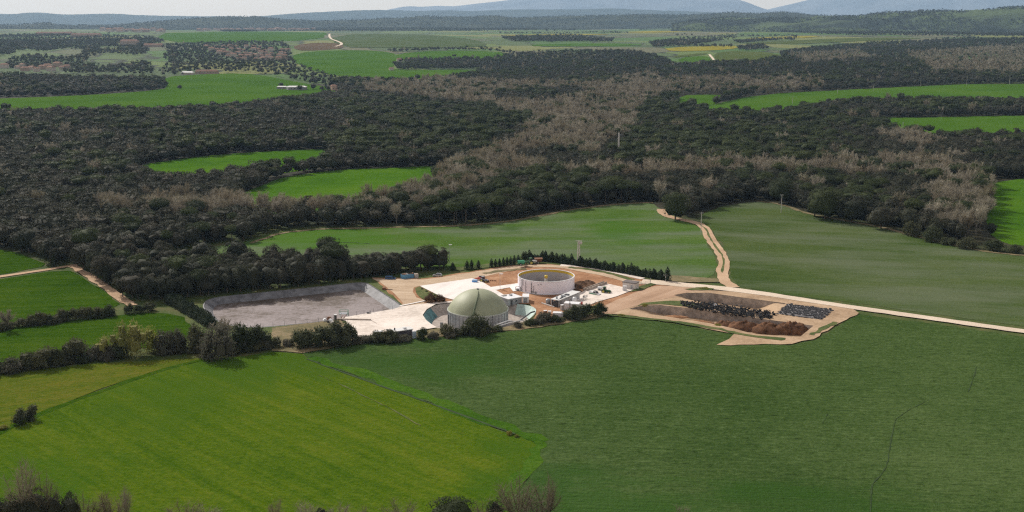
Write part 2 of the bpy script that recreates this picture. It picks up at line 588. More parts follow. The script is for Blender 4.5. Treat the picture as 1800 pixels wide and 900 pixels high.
sheet('terrain', None, MATS['countryside'], 0, 'rolling countryside ground reaching to the horizon', 'ground')

# ------------------------------------------------------------------ fields (picture outlines, laid on the ground)
def fld(name, px, mat, label, layer=2, soft=1, amp=.7, cat='field', grid=True):
    p = GP(px)
    if soft: p = chaikin(p, soft)
    rr = np.median([math.hypot(*q) for q in p])
    if rr < 1100:
        p = ragged(p, 7, amp, len(px) * 31 + int(px[0][0]))
    return sheet(name, p, MATS[mat], layer, label, cat, grid=grid)

FIELD_PX = dict(
    back_left=[(-90, 177), (150, 168), (288, 158), (294, 150), (286, 136), (350, 131), (430, 129), (480, 136), (540, 148), (592, 155), (586, 166), (540, 177), (420, 192), (300, 200), (150, 203), (-90, 205)],
    strip=[(232, 293), (330, 278), (440, 268), (565, 262), (582, 266), (570, 294), (480, 308), (400, 315), (320, 324), (238, 312)],
    clearing=[(410, 346), (470, 322), (500, 311), (600, 298), (700, 295), (795, 291), (782, 316), (745, 345), (640, 372), (520, 380), (415, 375)],
    meadow=[(340, 438), (430, 427), (470, 413), (510, 404), (700, 400), (830, 397), (920, 386), (1000, 369), (1100, 357.5), (1148, 357.5), (1160, 366), (1190, 383), (1222, 396), (1240, 412), (1248, 436), (1258, 460), (1260, 491), (1180, 488), (1160, 484), (1050, 469), (930, 461), (800, 472), (700, 468), (450, 470), (330, 466)],
    right=[(1228, 388), (1236, 374), (1275, 361), (1330, 354), (1375, 358), (1420, 376), (1480, 386), (1560, 401), (1650, 425), (1720, 440), (1800, 448), (2000, 470), (2700, 540), (2700, 712), (2000, 610), (1800, 573), (1500, 533), (1330, 511), (1290, 501), (1278, 470), (1276, 440), (1254, 408)],
    far_right=[(1738, 312), (2000, 320), (2600, 335), (2700, 520), (2000, 450), (1800, 432), (1765, 429), (1733, 407), (1736, 360)],
    hill_low=[(1530, 207.5), (1600, 207), (1800, 203), (2300, 202), (2300, 246), (1690, 247), (1600, 243), (1560, 232)],
    hill_high=[(1222, 192), (1330, 166), (1500, 157), (1640, 150.5), (1720, 147.5), (2300, 148), (2300, 184), (1700, 182), (1500, 182), (1400, 197), (1330, 206), (1250, 205)],
    hill_patch=[(1188, 168), (1265, 166), (1280, 172), (1240, 190), (1192, 194)],
    centre_a=[(508, 99), (545, 90), (640, 88), (690, 92), (704, 103), (692, 113), (690, 124), (845, 122), (838, 131), (780, 140), (700, 149), (640, 138), (560, 129), (518, 111)],
    centre_b=[(690, 95), (780, 88.5), (870, 91), (908, 97), (860, 104), (705, 107)],
    top_left=[(275, 62), (330, 57), (560, 55), (577, 59), (566, 71), (400, 76), (288, 74)],
    brown=[(515, 80), (560, 75), (600, 77), (606, 85), (560, 89), (520, 89)],
    right_up=[(1252, 94), (1290, 89), (1370, 94), (1376, 105), (1330, 112), (1262, 112)],
    yellow=[(1165, 84), (1290, 80), (1300, 85), (1255, 89), (1180, 91)],
    green_nook=[(1190, 102), (1245, 98), (1250, 110), (1200, 116)],
    dull_wide=[(582, 63), (700, 60), (800, 66), (860, 76), (840, 84), (700, 84), (590, 84)],
    pale_wide=[(1345, 78), (1520, 72), (1640, 68), (1560, 66), (1400, 71), (1300, 76)],
)
fld('field', FIELD_PX['back_left'], 'wheat_back', 'bright green field with a barn beyond the wide wood', amp=0)
fld('field', FIELD_PX['strip'], 'wheat_bright', 'narrow green clearing cut into the dark wood')
fld('field', FIELD_PX['clearing'], 'wheat_bright', 'green clearing edged by bare grey trees')
fld('field', FIELD_PX['meadow'], 'wheat_meadow', 'long green meadow between wood and conifer hedge', amp=1.0)
fld('field', FIELD_PX['right'], 'wheat_right', 'dull green wheat field above the pale gravel road', amp=1.0)
fld('field', FIELD_PX['far_right'], 'wheat_bright', 'bright field past the bare trees with pole at its corner')
fld('field', FIELD_PX['hill_low'], 'wheat_back', 'lower of the two green hill fields between dark woods', amp=0)
fld('field', FIELD_PX['hill_high'], 'wheat_back', 'upper green hill field crossed by small utility poles', amp=0)
fld('field', FIELD_PX['hill_patch'], 'wheat_back', 'small green patch between bare trees and dark wood', amp=0)
fld('field', FIELD_PX['centre_a'], 'wheat_back', 'bright field wrapping round the farmhouse wood', amp=0)
fld('field', FIELD_PX['centre_b'], 'wheat_back', 'tongue shaped green field behind the farmhouse', amp=0)
fld('field', FIELD_PX['top_left'], 'wheat_back', 'flat green field below the distant town', amp=0)
fld('field', FIELD_PX['brown'], 'ploughed', 'brown ploughed field above the wooded village', amp=0)
fld('field', FIELD_PX['right_up'], 'pasture', 'dull green field in a hollow of the far wood', amp=0)
fld('field', FIELD_PX['yellow'], 'yellow_crop', 'yellow flowering strip between far green fields', amp=0)
fld('field', FIELD_PX['green_nook'], 'wheat_back', 'little green field with white track beside it', amp=0)
fld('field', FIELD_PX['dull_wide'], 'wheat_right', 'wide dull green field on the far plain', amp=0)
fld('field', FIELD_PX['pale_wide'], 'pasture', 'pale green field between long dark hedges on the plain', amp=0)

fld('field', [(880, 62), (1000, 59.5), (1090, 60.5), (1010, 62.5), (900, 64)], 'yellow_crop', 'thin yellow field on the far plain', amp=0)
fld('field', [(1100, 56), (1280, 53), (1330, 54.5), (1200, 57), (1110, 58)], 'yellow_crop', 'thin pale yellow field near the horizon', amp=0)
fld('field', [(1300, 68), (1420, 63), (1450, 65), (1340, 71)], 'yellow_crop', 'yellowish field between hedges on the right plain', amp=0)
fld('field', [(930, 78), (1060, 76), (1150, 79), (1060, 82), (940, 82)], 'wheat_back', 'green field below the long far wood', amp=0)
fld('field', [(1180, 99), (1240, 93), (1245, 96), (1190, 102)], 'pasture', 'pale field beside the little green field', amp=0)
fld('field', [(-700, 430), (-150, 430), (0, 436), (60, 455), (88, 467), (40, 476), (-150, 506), (-700, 584)], 'wheat_left', 'green field at the forest corner above dirt track')
fld('field', [(-700, 590), (-150, 510), (0, 491), (118, 473), (136, 483), (214, 531), (190, 546), (100, 558), (0, 576), (-150, 594), (-700, 640)], 'wheat_left', 'green field between two dirt tracks and low bushes')
fld('field', [(-700, 650), (-150, 594), (0, 578), (200, 555), (280, 549), (330, 560), (372, 577), (345, 600), (200, 618), (100, 634), (0, 645), (-150, 664), (-700, 735)], 'wheat_left', 'green field between bushes and the willow hedge')
fld('field', [(-150, 672), (0, 655), (150, 641), (350, 629), (372, 633), (300, 643), (200, 677), (100, 713), (0, 757), (-150, 830), (-700, 1100), (-700, 745)], 'wheat_yellow', 'yellowish field below the dark hedge')
fld('field', [(378, 632), (480, 619), (530, 622), (544, 633), (700, 691), (850, 746), (948, 781), (925, 840), (870, 900), (820, 1040), (690, 1300), (-700, 1300), (-700, 1120), (-150, 836), (0, 762), (100, 719), (200, 682), (300, 648)], 'wheat_olive', 'large olive green field with slanting sowing rows', soft=0)
fld('field', [(532, 622), (620, 607), (700, 598), (830, 590), (950, 577), (1060, 558), (1110, 558), (1200, 573), (1262, 586), (1300, 588), (1300, 604), (1390, 607), (1430, 598), (1512, 552), (1800, 593), (2000, 622), (2700, 724), (2900, 1300), (700, 1300), (830, 1040), (880, 900), (930, 840), (951, 780), (700, 689), (546, 632)], 'wheat_front', 'large dark green wheat field below the plant', soft=0)
ribbon('field_margin', [(372, 631), (300, 645), (200, 680), (100, 716), (0, 760), (-60, 795)], 2.2, MATS['wheat_left'], 3, 'grassy bank between two fields', 'verge', .5)
ribbon('field_margin', [(548, 629), (640, 658), (705, 683), (850, 738), (955, 778)], 4.5, MATS['wheat_margin'], 3, 'bright green margin between the two front fields', 'verge', 1.6)
ribbon('field_margin', [(952, 778), (935, 815), (905, 850), (870, 905), (840, 960)], 3.5, MATS['wheat_margin'], 3, 'bright green border at the corner of the olive field', 'verge', 1.2)
ribbon('wheel_track', [(560, 660), (610, 682), (650, 702), (700, 726), (740, 750)], .28, MATS['verge'], 4, 'faint dry wheel line across the olive field', 'track', .3)
ribbon('crop_gap', [(570, 428), (590, 427), (615, 426.5), (650, 429)], .5, MATS['rut'], 4, 'dark broken line in the long meadow', 'gap', .25)
ribbon('ditch', [(540, 632), (620, 662), (700, 690), (850, 744), (905, 764)], .7, MATS['rut'], 4, 'thin dark ditch between the two front fields', 'ditch', .2)
for k, px in enumerate([[(1530, 905), (1531, 880), (1531, 860), (1537, 846), (1552, 833), (1561, 812), (1561, 800), (1566, 775), (1571, 752), (1574, 738)], [(1574, 738), (1600, 720), (1632, 704)], [(1702, 690), (1710, 668), (1717, 645)], [(1446, 745), (1455, 728)]]):
    ribbon('crop_gap', px, [.24, .14, .17, .16][k], MATS['rut'], 4, 'thin dark crack winding through the front wheat', 'gap', .16, k)

# ------------------------------------------------------------------ tracks and yards
ribbon('dirt_road', [(-700, 586), (-120, 504), (0, 487), (60, 478), (135, 466)], 3.6, MATS['dirt_track'], 4, 'pale dirt track leading into the wood corner', 'track')
ribbon('dirt_road', [(128, 468), (165, 491), (215, 526), (232, 538)], 4.0, MATS['dirt_track'], 5, 'dirt track along the edge of the dark wood block', 'track', .6)
ribbon('forest_margin', [(440, 428), (510, 404), (700, 400), (830, 397), (920, 386), (1000, 369), (1100, 357.5), (1148, 357)], 3.0, MATS['verge_dry'], 3, 'dry grass margin along the wood edge', 'verge', .8)
ribbon('forest_margin', [(1330, 354), (1375, 359), (1420, 377), (1480, 387), (1560, 402), (1650, 426), (1720, 441), (1800, 450)], 3.0, MATS['verge_dry'], 3, 'dry grass margin below the right hand wood', 'verge', .8)
TRK = [(1162, 368), (1163, 375), (1180, 383), (1205, 388), (1228, 393), (1242, 404), (1247, 418), (1256, 432), (1268, 446), (1273, 462), (1269, 480), (1272, 494), (1290, 506)]
ribbon('dirt_road', TRK, 5.2, MATS['dirt_track'], 4, 'winding orange dirt track between two fields', 'track', .4)
ribbon('track_grass', TRK[4:11], lambda t: .9 if .1 < t < .95 else .3, MATS['verge'], 5, 'grass strip between the wheel tracks', 'grass strip', .35)

sheet('soil_ground', ragged(GP([(655, 489), (700, 489), (745, 490), (790, 484), (840, 476), (905, 466), (960, 463), (1000, 465), (1060, 474), (1110, 486), (1150, 497), (1210, 505), (1180, 522), (1130, 535), (1085, 553), (1040, 556), (990, 560), (955, 566), (935, 566), (945, 548), (930, 536), (890, 534), (800, 532), (745, 537), (700, 544), (708, 536), (690, 520)]), 4, .6), MATS['red_soil'], 3, 'orange brown bare soil round the plant', grid=False)
sheet('grass_verge', ragged(GP([(330, 520), (420, 505), (560, 492), (640, 486), (662, 492), (700, 522), (712, 534), (720, 540), (700, 547), (640, 556), (600, 560), (570, 570), (520, 578), (480, 600), (420, 600), (340, 580), (318, 548)]), 4, .8), MATS['verge'], 2, 'grassy bank round the storage lagoon', 'grass', grid=False)
sheet('grass_verge', ragged(GP([(480, 578), (545, 566), (590, 557), (612, 575), (625, 596), (690, 588), (735, 584), (770, 577), (840, 582), (900, 571), (950, 562), (1000, 556), (1060, 546), (1062, 557), (950, 576), (830, 589), (700, 597), (620, 606), (530, 621), (480, 617)]), 4, .8), MATS['verge_dry'], 3, 'dry grassy strip below the plant', 'grass', grid=False)
sheet('sandy_yard', ragged(GP([(655, 491), (700, 491), (745, 492), (790, 486), (840, 477.5), (905, 468), (930, 466), (930, 470), (905, 474), (870, 483), (832, 491), (738, 504), (727, 506), (726, 514), (732, 524), (750, 529), (745, 536), (705, 541), (708, 534), (690, 514), (668, 498)]), 4, .4), MATS['sandy_yard'], 4, 'sandy yard in front of the wood block', 'yard', grid=False)
ribbon('dirt_road', [(895, 473), (930, 468.5), (970, 468), (1010, 473), (1050, 481), (1085, 489), (1118, 498), (1150, 499)], 5.0, MATS['sandy_yard'], 5, 'sandy lane curving behind the round tank', 'lane', .4)
ribbon('paved_lane', [(985, 467), (1020, 469), (1060, 475), (1095, 483), (1130, 491)], 3.4, MATS['asphalt_pale'], 6, 'pale paved lane along the conifer hedge', 'lane', .1)
ribbon('grass_verge', [(1000, 471), (1030, 474), (1060, 479), (1090, 486.5), (1112, 493)], 2.6, MATS['verge'], 7, 'grass strip between sandy lane and paved lane', 'grass', .5)
ribbon('grass_verge', [(850, 482), (875, 478), (905, 475), (925, 474)], 3.0, MATS['verge_dry'], 7, 'weedy bank beside the sandy lane', 'grass', .8)
ribbon('grass_verge', [(800, 474), (870, 467), (930, 461.5), (985, 463), (1040, 469), (1100, 479), (1160, 491)], 7, MATS['verge'], 4, 'grass at the foot of the conifer hedge', 'grass', .9)
ribbon('gravel_road', [(1128, 496), (1160, 498), (1210, 503), (1270, 508), (1340, 517), (1440, 533), (1600, 556), (1800, 584), (1990, 611), (2700, 714)], lambda t: 8.5 - 3.2 * min(1, t * 3), MATS['pale_track'], 8, 'pale gravel road running past the silos', 'road', .3)
sheet('brown_drive', ragged(GP([(1048, 552), (1053, 543), (1085, 528), (1112, 517), (1150, 504), (1200, 503), (1255, 506), (1240, 510), (1195, 518), (1188, 523), (1150, 530), (1110, 541), (1085, 549), (1070, 555)]), 4, .4), MATS['brown_drive'], 6, 'brown earth drive from road to plant', 'drive', grid=False)
sheet('silo_ground', ragged(GP([(1070, 553), (1088, 547), (1120, 536), (1180, 522), (1200, 509), (1300, 514), (1400, 529), (1500, 545), (1512, 551), (1470, 572), (1430, 597), (1390, 606), (1258, 608), (1280, 597), (1290, 588), (1262, 583), (1200, 570), (1120, 557)]), 4, .6), MATS['silo_sand'], 5, 'bare sandy ground round the silage pits', 'ground', grid=False)
sheet('concrete_yard', GP([(588, 556), (640, 549), (692, 541.5), (742, 535.5), (792, 530.5), (800, 529), (792, 533), (766, 536), (750, 545), (743, 555), (749, 564), (758, 571), (768, 577), (735, 582), (690, 585), (650, 591), (624, 594), (613, 575), (608, 565), (592, 562)]), MATS['concrete_yard'], 6, 'pale concrete yard between lagoon and domed tank', 'yard', grid=False)
sheet('concrete_pad', GP([(738, 504), (830, 490.5), (848, 497), (868, 509), (895, 525), (886, 533), (800, 529), (776, 523)]), MATS['concrete_pad'], 7, 'white concrete pad behind the domed tank', 'pad', grid=False)
sheet('concrete_pad', GP([(862, 506), (914, 498.5), (914, 512), (902, 513.5), (896, 506.5), (872, 511)]), MATS['concrete_pad'], 6, 'white concrete slab left of the round tank', 'pad', grid=False)
sheet('concrete_yard', GP([(1066, 499.5), (1114, 510.5), (1085, 522), (1050, 532), (1026, 541), (1003, 536), (1018, 517), (1040, 507)]), MATS['concrete_yard'], 7, 'pale concrete yard where the pickup is parked', 'yard', grid=False)
ribbon('concrete_kerb', [(702, 539.5), (725, 535), (750, 529.5)], 1.0, MATS['concrete_pad'], 9, 'narrow concrete kerb across the sandy yard', 'kerb', .02)
sheet('grass_verge', ragged(GP([(730, 508), (737, 505), (776, 523.5), (770, 527), (748, 529), (735, 522)]), 3, .3), MATS['verge'], 8, 'weedy grass triangle beside the white pad', 'grass', grid=False)
sheet('grass_verge', ragged(GP([(1108, 515), (1118, 507), (1143, 499), (1152, 501), (1130, 511)]), 3, .3), MATS['verge'], 9, 'grass beside the wire gate', 'grass', grid=False)
sheet('grass_verge', ragged(GP([(1204, 510), (1225, 506.5), (1256, 508.5), (1250, 511), (1215, 512)]), 3, .3), MATS['verge'], 9, 'weedy strip between road and rear silage pit', 'grass', grid=False)
sheet('grass_verge', ragged(GP([(1168, 484), (1200, 486), (1262, 491), (1264, 497), (1200, 497), (1172, 494)]), 3, .4), MATS['verge_dry'], 5, 'dry brown bank beside the gravel road', 'grass', grid=False)
sheet('grass_verge', ragged(GP([(1116, 541), (1130, 534), (1160, 531), (1200, 530), (1230, 536), (1250, 545), (1160, 536), (1128, 537.6)]), 2, .3), MATS['verge'], 8, 'weeds on the bank between the silage pits', 'grass', grid=False)
ribbon('grass_verge', [(1062, 554), (1100, 558), (1150, 563), (1200, 569), (1262, 579), (1300, 590), (1380, 598)], 2.4, MATS['verge'], 7, 'weedy strip below the front silage pit', 'grass', .8)
ribbon('grass_verge', [(1425, 590), (1450, 578), (1470, 568)], 2.0, MATS['verge'], 7, 'thin grass strip at the end of silage pit', 'grass', .7)
sheet('grass_verge', ragged(GP([(1010, 548), (1040, 540), (1052, 536), (1056, 546), (1040, 553), (1000, 557)]), 3, .4), MATS['verge'], 7, 'grass slope beside the bushes', 'grass', grid=False)
ribbon('dirt_road', [(590, 82), (604, 78), (590, 72), (578, 66), (580, 60)], 9, MATS['pale_track'], 6, 'distant white track above the ploughed field', 'track', 0)
ribbon('dirt_road', [(1255, 106), (1250, 100), (1247, 96)], 6, MATS['pale_track'], 6, 'small white track beside little green field', 'track', 0)

# ------------------------------------------------------------------ far hills
def hillmat(name, a, c, sc):
    m, nt, b = newmat(name, .95, .05)
    p = gpos(nt)
    nt.links.new(ramp(nt, noise(nt, mapping(nt, p, (sc * .7, sc * 1.6, sc), .2), 1, 6, .6), [(.42, a), (.56, c)]), b.inputs['Base Color'])
    return m
hillmat('hill_wood', (.020, .030, .018), (.045, .055, .03), .006)
hillmat('hill_mix', (.024, .033, .018), (.070, .098, .034), .0028)
hillmat('hill_rock_hazed', (.15, .165, .18), (.22, .235, .25), .0009)  # lightened rock: part of the distance haze is put into the colour

RIDGES = []
def ridge(name, D, prof, depth, mat, label, rough=6, seed=1, base=40, step=4, tree=0):
    rng = np.random.default_rng(seed)
    us = np.arange(prof[0][0], prof[-1][0] + .1, step)
    vs = np.interp(us, [p[0] for p in prof], [p[1] for p in prof])
    k = np.ones(7) / 7
    vs = np.convolve(np.pad(vs, 3, 'edge'), k, 'valid')
    rows = np.linspace(-1, 1, 25)
    V = []
    n1 = rng.normal(size=(len(rows), len(us)))
    for _ in range(40):
        n1 = (n1 + np.roll(n1, 1, 1) + np.roll(n1, -1, 1)) / 3
    n1 = n1 / n1.std()
    n1 = (n1 + np.roll(n1, 1, 0) + np.roll(n1, -1, 0)) / 1.8
    n1 = (n1 + np.roll(n1, 1, 0)) / 1.5
    n2 = np.convolve(rng.normal(size=len(us) + 40), np.ones(41) / 6, 'valid')[:len(us)]
    for j, t in enumerate(rows):
        for i, (u, v) in enumerate(zip(us, vs)):
            dx, dy, dz = ray(u, v)
            h = math.hypot(dx, dy)
            top = CAMH + dz / h * D
            sh = .5 + .5 * math.cos(math.pi * t)
            sh = sh ** .8
            d = D + depth * (t + .04 * n2[i] * (1 - abs(t)))
            z = base + (top - base) * sh + rough * n1[j, i] * (sh > .02) * (.25 + .75 * abs(t)) + (tree * rng.uniform(0, 1) if abs(t) < .3 else 0)
            V.append((dx / h * d, dy / h * d, z if abs(t) < .99 else base - 60))
    n = len(us)
    RIDGES.append((np.array(V).reshape(len(rows), n, 3), D))
    Q = [(j * n + i, j * n + i + 1, (j + 1) * n + i + 1, (j + 1) * n + i) for j in range(len(rows) - 1) for i in range(n - 1)]
    me = mesh_np(name, V, Q, None, mat)
    return tag(link(name, me), label, 'hills', kind='structure')

ridge('mountain', 31000, [(560, 30), (640, 22), (680, 18), (700, 13), (720, 10), (745, 13), (768, 9), (790, 12), (840, 6), (880, 2), (920, -4), (1000, -12), (1100, -14), (1200, -10), (1265, -4), (1303, 0), (1325, 9), (1350, 18), (1400, 28)], 2600, MATS['hill_rock_hazed'], 'pale blue mountain on the horizon sloping to a notch', 14, 2, 30, 5)
ridge('mountain', 34000, [(1310, 26), (1335, 20), (1360, 14), (1400, 5), (1430, -2), (1500, -15), (1700, -24), (2000, -24)], 2600, MATS['hill_rock_hazed'], 'pale blue mountain rising out of the frame', 14, 3, 30, 5)
ridge('hills', 21000, [(-200, 24), (0, 24), (20, 26), (50, 22), (80, 23), (110, 26), (150, 25), (200, 24), (225, 26), (260, 27), (300, 28), (360, 29), (400, 29), (440, 30), (480, 27), (520, 24), (600, 20), (650, 18), (700, 18), (740, 20), (770, 18), (830, 20), (900, 17), (1000, 17), (1080, 15), (1150, 18), (1250, 22), (1300, 25), (1400, 28), (1500, 30)], 2200, MATS['hill_wood'], 'long low blue wooded hills across the horizon', 6, 4, 40, 5, 6)
ridge('hills', 9800, [(-200, 46), (0, 46), (50, 44), (80, 41), (110, 46), (190, 46), (230, 43), (280, 38), (330, 34), (380, 31), (450, 30), (500, 36), (560, 38), (640, 36), (700, 33), (740, 30), (820, 31), (870, 28), (900, 33), (1000, 30), (1060, 28), (1150, 26), (1200, 28), (1240, 27), (1280, 23), (1330, 25), (1380, 22), (1430, 28), (1500, 30)], 700, MATS['hill_wood'], 'nearer dark wooded ridge behind the plain', 4, 5, 44, 3, 9)
ridge('hills', 7600, [(1180, 46), (1220, 37), (1280, 32), (1340, 33), (1400, 32), (1460, 31), (1520, 29), (1560, 25), (1640, 20), (1690, 19), (1760, 16), (1830, 13), (2000, 12)], 700, MATS['hill_mix'], 'patchy green and wooded hill at the right', 9, 6, 44, 3, 7)

# ------------------------------------------------------------------ haze
hb = MB().box(-21000, 21000, -600, 37500, -70, 1500)
m = bpy.data.materials.new('haze'); m.use_nodes = True
nt = m.node_tree
nt.nodes.remove(nt.nodes['Principled BSDF'])
pvn = nd(nt, 'ShaderNodeVolumePrincipled')
val(pvn, 'Color', (.47, .71, 1.0, 1)); val(pvn, 'Density', HAZE); val(pvn, 'Anisotropy', .18)
nt.links.new(pvn.outputs[0], nt.nodes['Material Output'].inputs['Volume'])
hz = hb.build('haze', m)
tag(hz, 'thin bluish haze over the countryside', 'haze', kind='stuff')

# ------------------------------------------------------------------ trees
def foliage(name, cols, rough=.75, trans=.36):
    m, nt, b = newmat(name, rough, .12)
    a = nd(nt, 'ShaderNodeAttribute', attribute_name='tint')
    oi = nd(nt, 'ShaderNodeObjectInfo')
    f = mth(nt, 'FRACT', mth(nt, 'ADD', a.outputs['Fac'], oi.outputs['Random']))
    k = len(cols)
    col = ramp(nt, f, [(i / (k - 1), c) for i, c in enumerate(cols)])
    nt.links.new(col, b.inputs['Base Color'])
    tr = nd(nt, 'ShaderNodeBsdfTranslucent')
    nt.links.new(col, tr.inputs['Color'])
    mx = nd(nt, 'ShaderNodeMixShader')
    val(mx, 0, trans)
    nt.links.new(b.outputs[0], mx.inputs[1]); nt.links.new(tr.outputs[0], mx.inputs[2])
    nt.links.new(mx.outputs[0], nt.nodes['Material Output'].inputs['Surface'])
    return m
OAK = foliage('oak_leaf', [(0.033, 0.040, 0.023), (0.048, 0.050, 0.032), (0.058, 0.058, 0.039), (0.042, 0.049, 0.025), (0.065, 0.061, 0.042), (0.039, 0.042, 0.027), (0.033, 0.040, 0.023)])
PINE = foliage('pine_leaf', [(0.039, 0.053, 0.020), (0.053, 0.073, 0.022), (0.046, 0.061, 0.023), (0.065, 0.083, 0.025), (0.037, 0.049, 0.022), (0.039, 0.053, 0.020)])
BARE = foliage('bare_twig', trans=.2, cols=[(0.210, 0.184, 0.137), (0.267, 0.237, 0.181), (0.334, 0.305, 0.243), (0.200, 0.175, 0.120), (0.239, 0.199, 0.133), (0.401, 0.368, 0.295), (0.229, 0.209, 0.133), (0.210, 0.184, 0.137)])
BARE_NEAR = foliage('near_bare_twig', trans=.2, cols=[(0.149, 0.122, 0.086), (0.190, 0.157, 0.114), (0.237, 0.202, 0.153), (0.142, 0.116, 0.075), (0.169, 0.132, 0.084), (0.285, 0.244, 0.186), (0.162, 0.138, 0.084), (0.149, 0.122, 0.086)])
SHRUB = foliage('shrub_leaf', [(0.042, 0.056, 0.025), (0.063, 0.077, 0.035), (0.077, 0.084, 0.045), (0.098, 0.098, 0.049), (0.053, 0.063, 0.031), (0.042, 0.056, 0.025)])
WILLOW = foliage('willow_leaf', [(.19, .21, .045), (.24, .25, .06), (.26, .25, .085), (.17, .18, .055), (.19, .21, .045)])
GREYB = foliage('grey_bush_leaf', [(0.091, 0.088, 0.065), (0.117, 0.111, 0.081), (0.098, 0.098, 0.065), (0.091, 0.088, 0.065)])
DRYB = foliage('dry_bush_leaf', [(.10, .06, .035), (.13, .08, .045), (.085, .06, .04), (.10, .06, .035)])
CONI = foliage('conifer_leaf', [(0.023, 0.039, 0.018), (0.034, 0.052, 0.023), (0.042, 0.057, 0.029), (0.023, 0.039, 0.018)])
YELB = foliage('yellow_bush_leaf', [(.22, .22, .03), (.16, .18, .03), (.26, .24, .05), (.22, .22, .03)])
BARK = plain('bark', (.10, .08, .06), .95, .1, .25, 3)
GBARK = plain('grey_bark', (.20, .175, .15), .95, .1, .25, 3)

def unit(a):
    return a / np.maximum(np.linalg.norm(a, axis=1, keepdims=True), 1e-6)

def quads(C, N, s, rng, asp=.75):
    n = len(C)
    t = unit(np.cross(N, rng.normal(size=(n, 3))))
    b = np.cross(N, t)
    s = np.asarray(s).reshape(-1, 1) * rng.uniform(.7, 1.3, (n, 1))
    t, b = t * s, b * s * asp
    k = rng.uniform(.3, .9, (n, 4, 1))
    V = np.stack([C - t * k[:, 0], C - b * k[:, 1], C + t * k[:, 2], C + b * k[:, 3]], 1).reshape(-1, 3)
    return V, np.arange(4 * n).reshape(-1, 4)

def blob(n, c, r, rng, amp=.15):
    V, Q = [], []
    for ax in range(3):
        for sg in (-1, 1):
            k = len(V)
            for i in range(n + 1):
                for j in range(n + 1):
                    p = [0, 0, 0]
                    p[ax] = sg; p[(ax + 1) % 3] = -1 + 2 * i / n; p[(ax + 2) % 3] = (-1 + 2 * j / n) * sg
                    V.append(p)
            for i in range(n):
                for j in range(n):
                    a = k + i * (n + 1) + j
                    Q.append((a, a + n + 1, a + n + 2, a + 1))
    V = unit(np.array(V, float))
    ph = rng.uniform(0, 6, 3)
    d = 1 + amp * (np.sin(V[:, :1] * 5 + ph[0]) + np.sin(V[:, 1:2] * 5 + ph[1]) + np.sin(V[:, 2:] * 4 + ph[2])) / 1.5
    return V * d * np.array(r) + np.array(c), np.array(Q)

def joinm(parts):
    V, Q, T, k = [], [], [], 0
    for v, q, t in parts:
        V.append(v); Q.append(q + k); T.append(t); k += len(v)
    return np.concatenate(V), np.concatenate(Q), np.concatenate(T)

def crown_oak(rng, n, s, H=10., Rr=5.0, lobes=20, core=3, low=.10, flat=1.0):
    """Lumpy evergreen crown."""
    zc, hz = H * (.5 + low / 2), H * (.5 - low / 2)
    D = unit(rng.normal(size=(lobes * 4, 3)) * [1, 1, .9] + [0, 0, .25])
    D = D[D[:, 2] > -.55][:lobes]
    LC = D * np.array([Rr * .68, Rr * .68, hz * .68]) * rng.uniform(.75, 1.12, (len(D), 1)) + [0, 0, zc]
    LR = Rr * rng.uniform(.24, .46, len(LC))
    i = rng.integers(0, len(LC), n)
    d = unit(unit(rng.normal(size=(n, 3))) + D[i] * .85 + [0, 0, .3])
    P = LC[i] + d * (LR[i] * rng.uniform(.82, 1.12, n))[:, None] * [1, 1, .85 * flat]
    N = unit(d + rng.normal(size=(n, 3)) * .26)
    V, Q = quads(P, N, s, rng)
    T = rng.uniform(-.03, .03, n) + (i % 5) * .012
    parts = [(V, Q, T)]
    if core:
        bv, bq = blob(core, (0, 0, zc), (Rr * .70, Rr * .70, hz * .76), rng, .2)
        parts.append((bv, bq, np.zeros(len(bq))))
    return joinm(parts)

def crown_pine(rng, n, s, H=12., Rr=5.4, lobes=16, core=3):
    """Flat topped umbrella crown."""
    a = rng.uniform(0, 6.283, lobes); q = np.sqrt(rng.uniform(0, 1, lobes)) * .78
    LC = np.stack([Rr * q * np.cos(a), Rr * q * np.sin(a), H * .72 + H * .17 * (1 - q ** 2)], 1)
    LR = Rr * rng.uniform(.28, .42, lobes)
    i = rng.integers(0, lobes, n)
    d = unit(rng.normal(size=(n, 3)) + [0, 0, .75])
    P = LC[i] + d * (LR[i] * rng.uniform(.85, 1.1, n))[:, None] * [1, 1, .75]
    N = unit(d + rng.normal(size=(n, 3)) * .22)
    V, Q = quads(P, N, s, rng)
    parts = [(V, Q, rng.uniform(-.05, .05, n) + (i % 4) * .012)]
    if core:
        bv, bq = blob(core, (0, 0, H * .74), (Rr * .84, Rr * .84, H * .19), rng)
        parts.append((bv, bq, np.zeros(len(bq))))
    return joinm(parts)

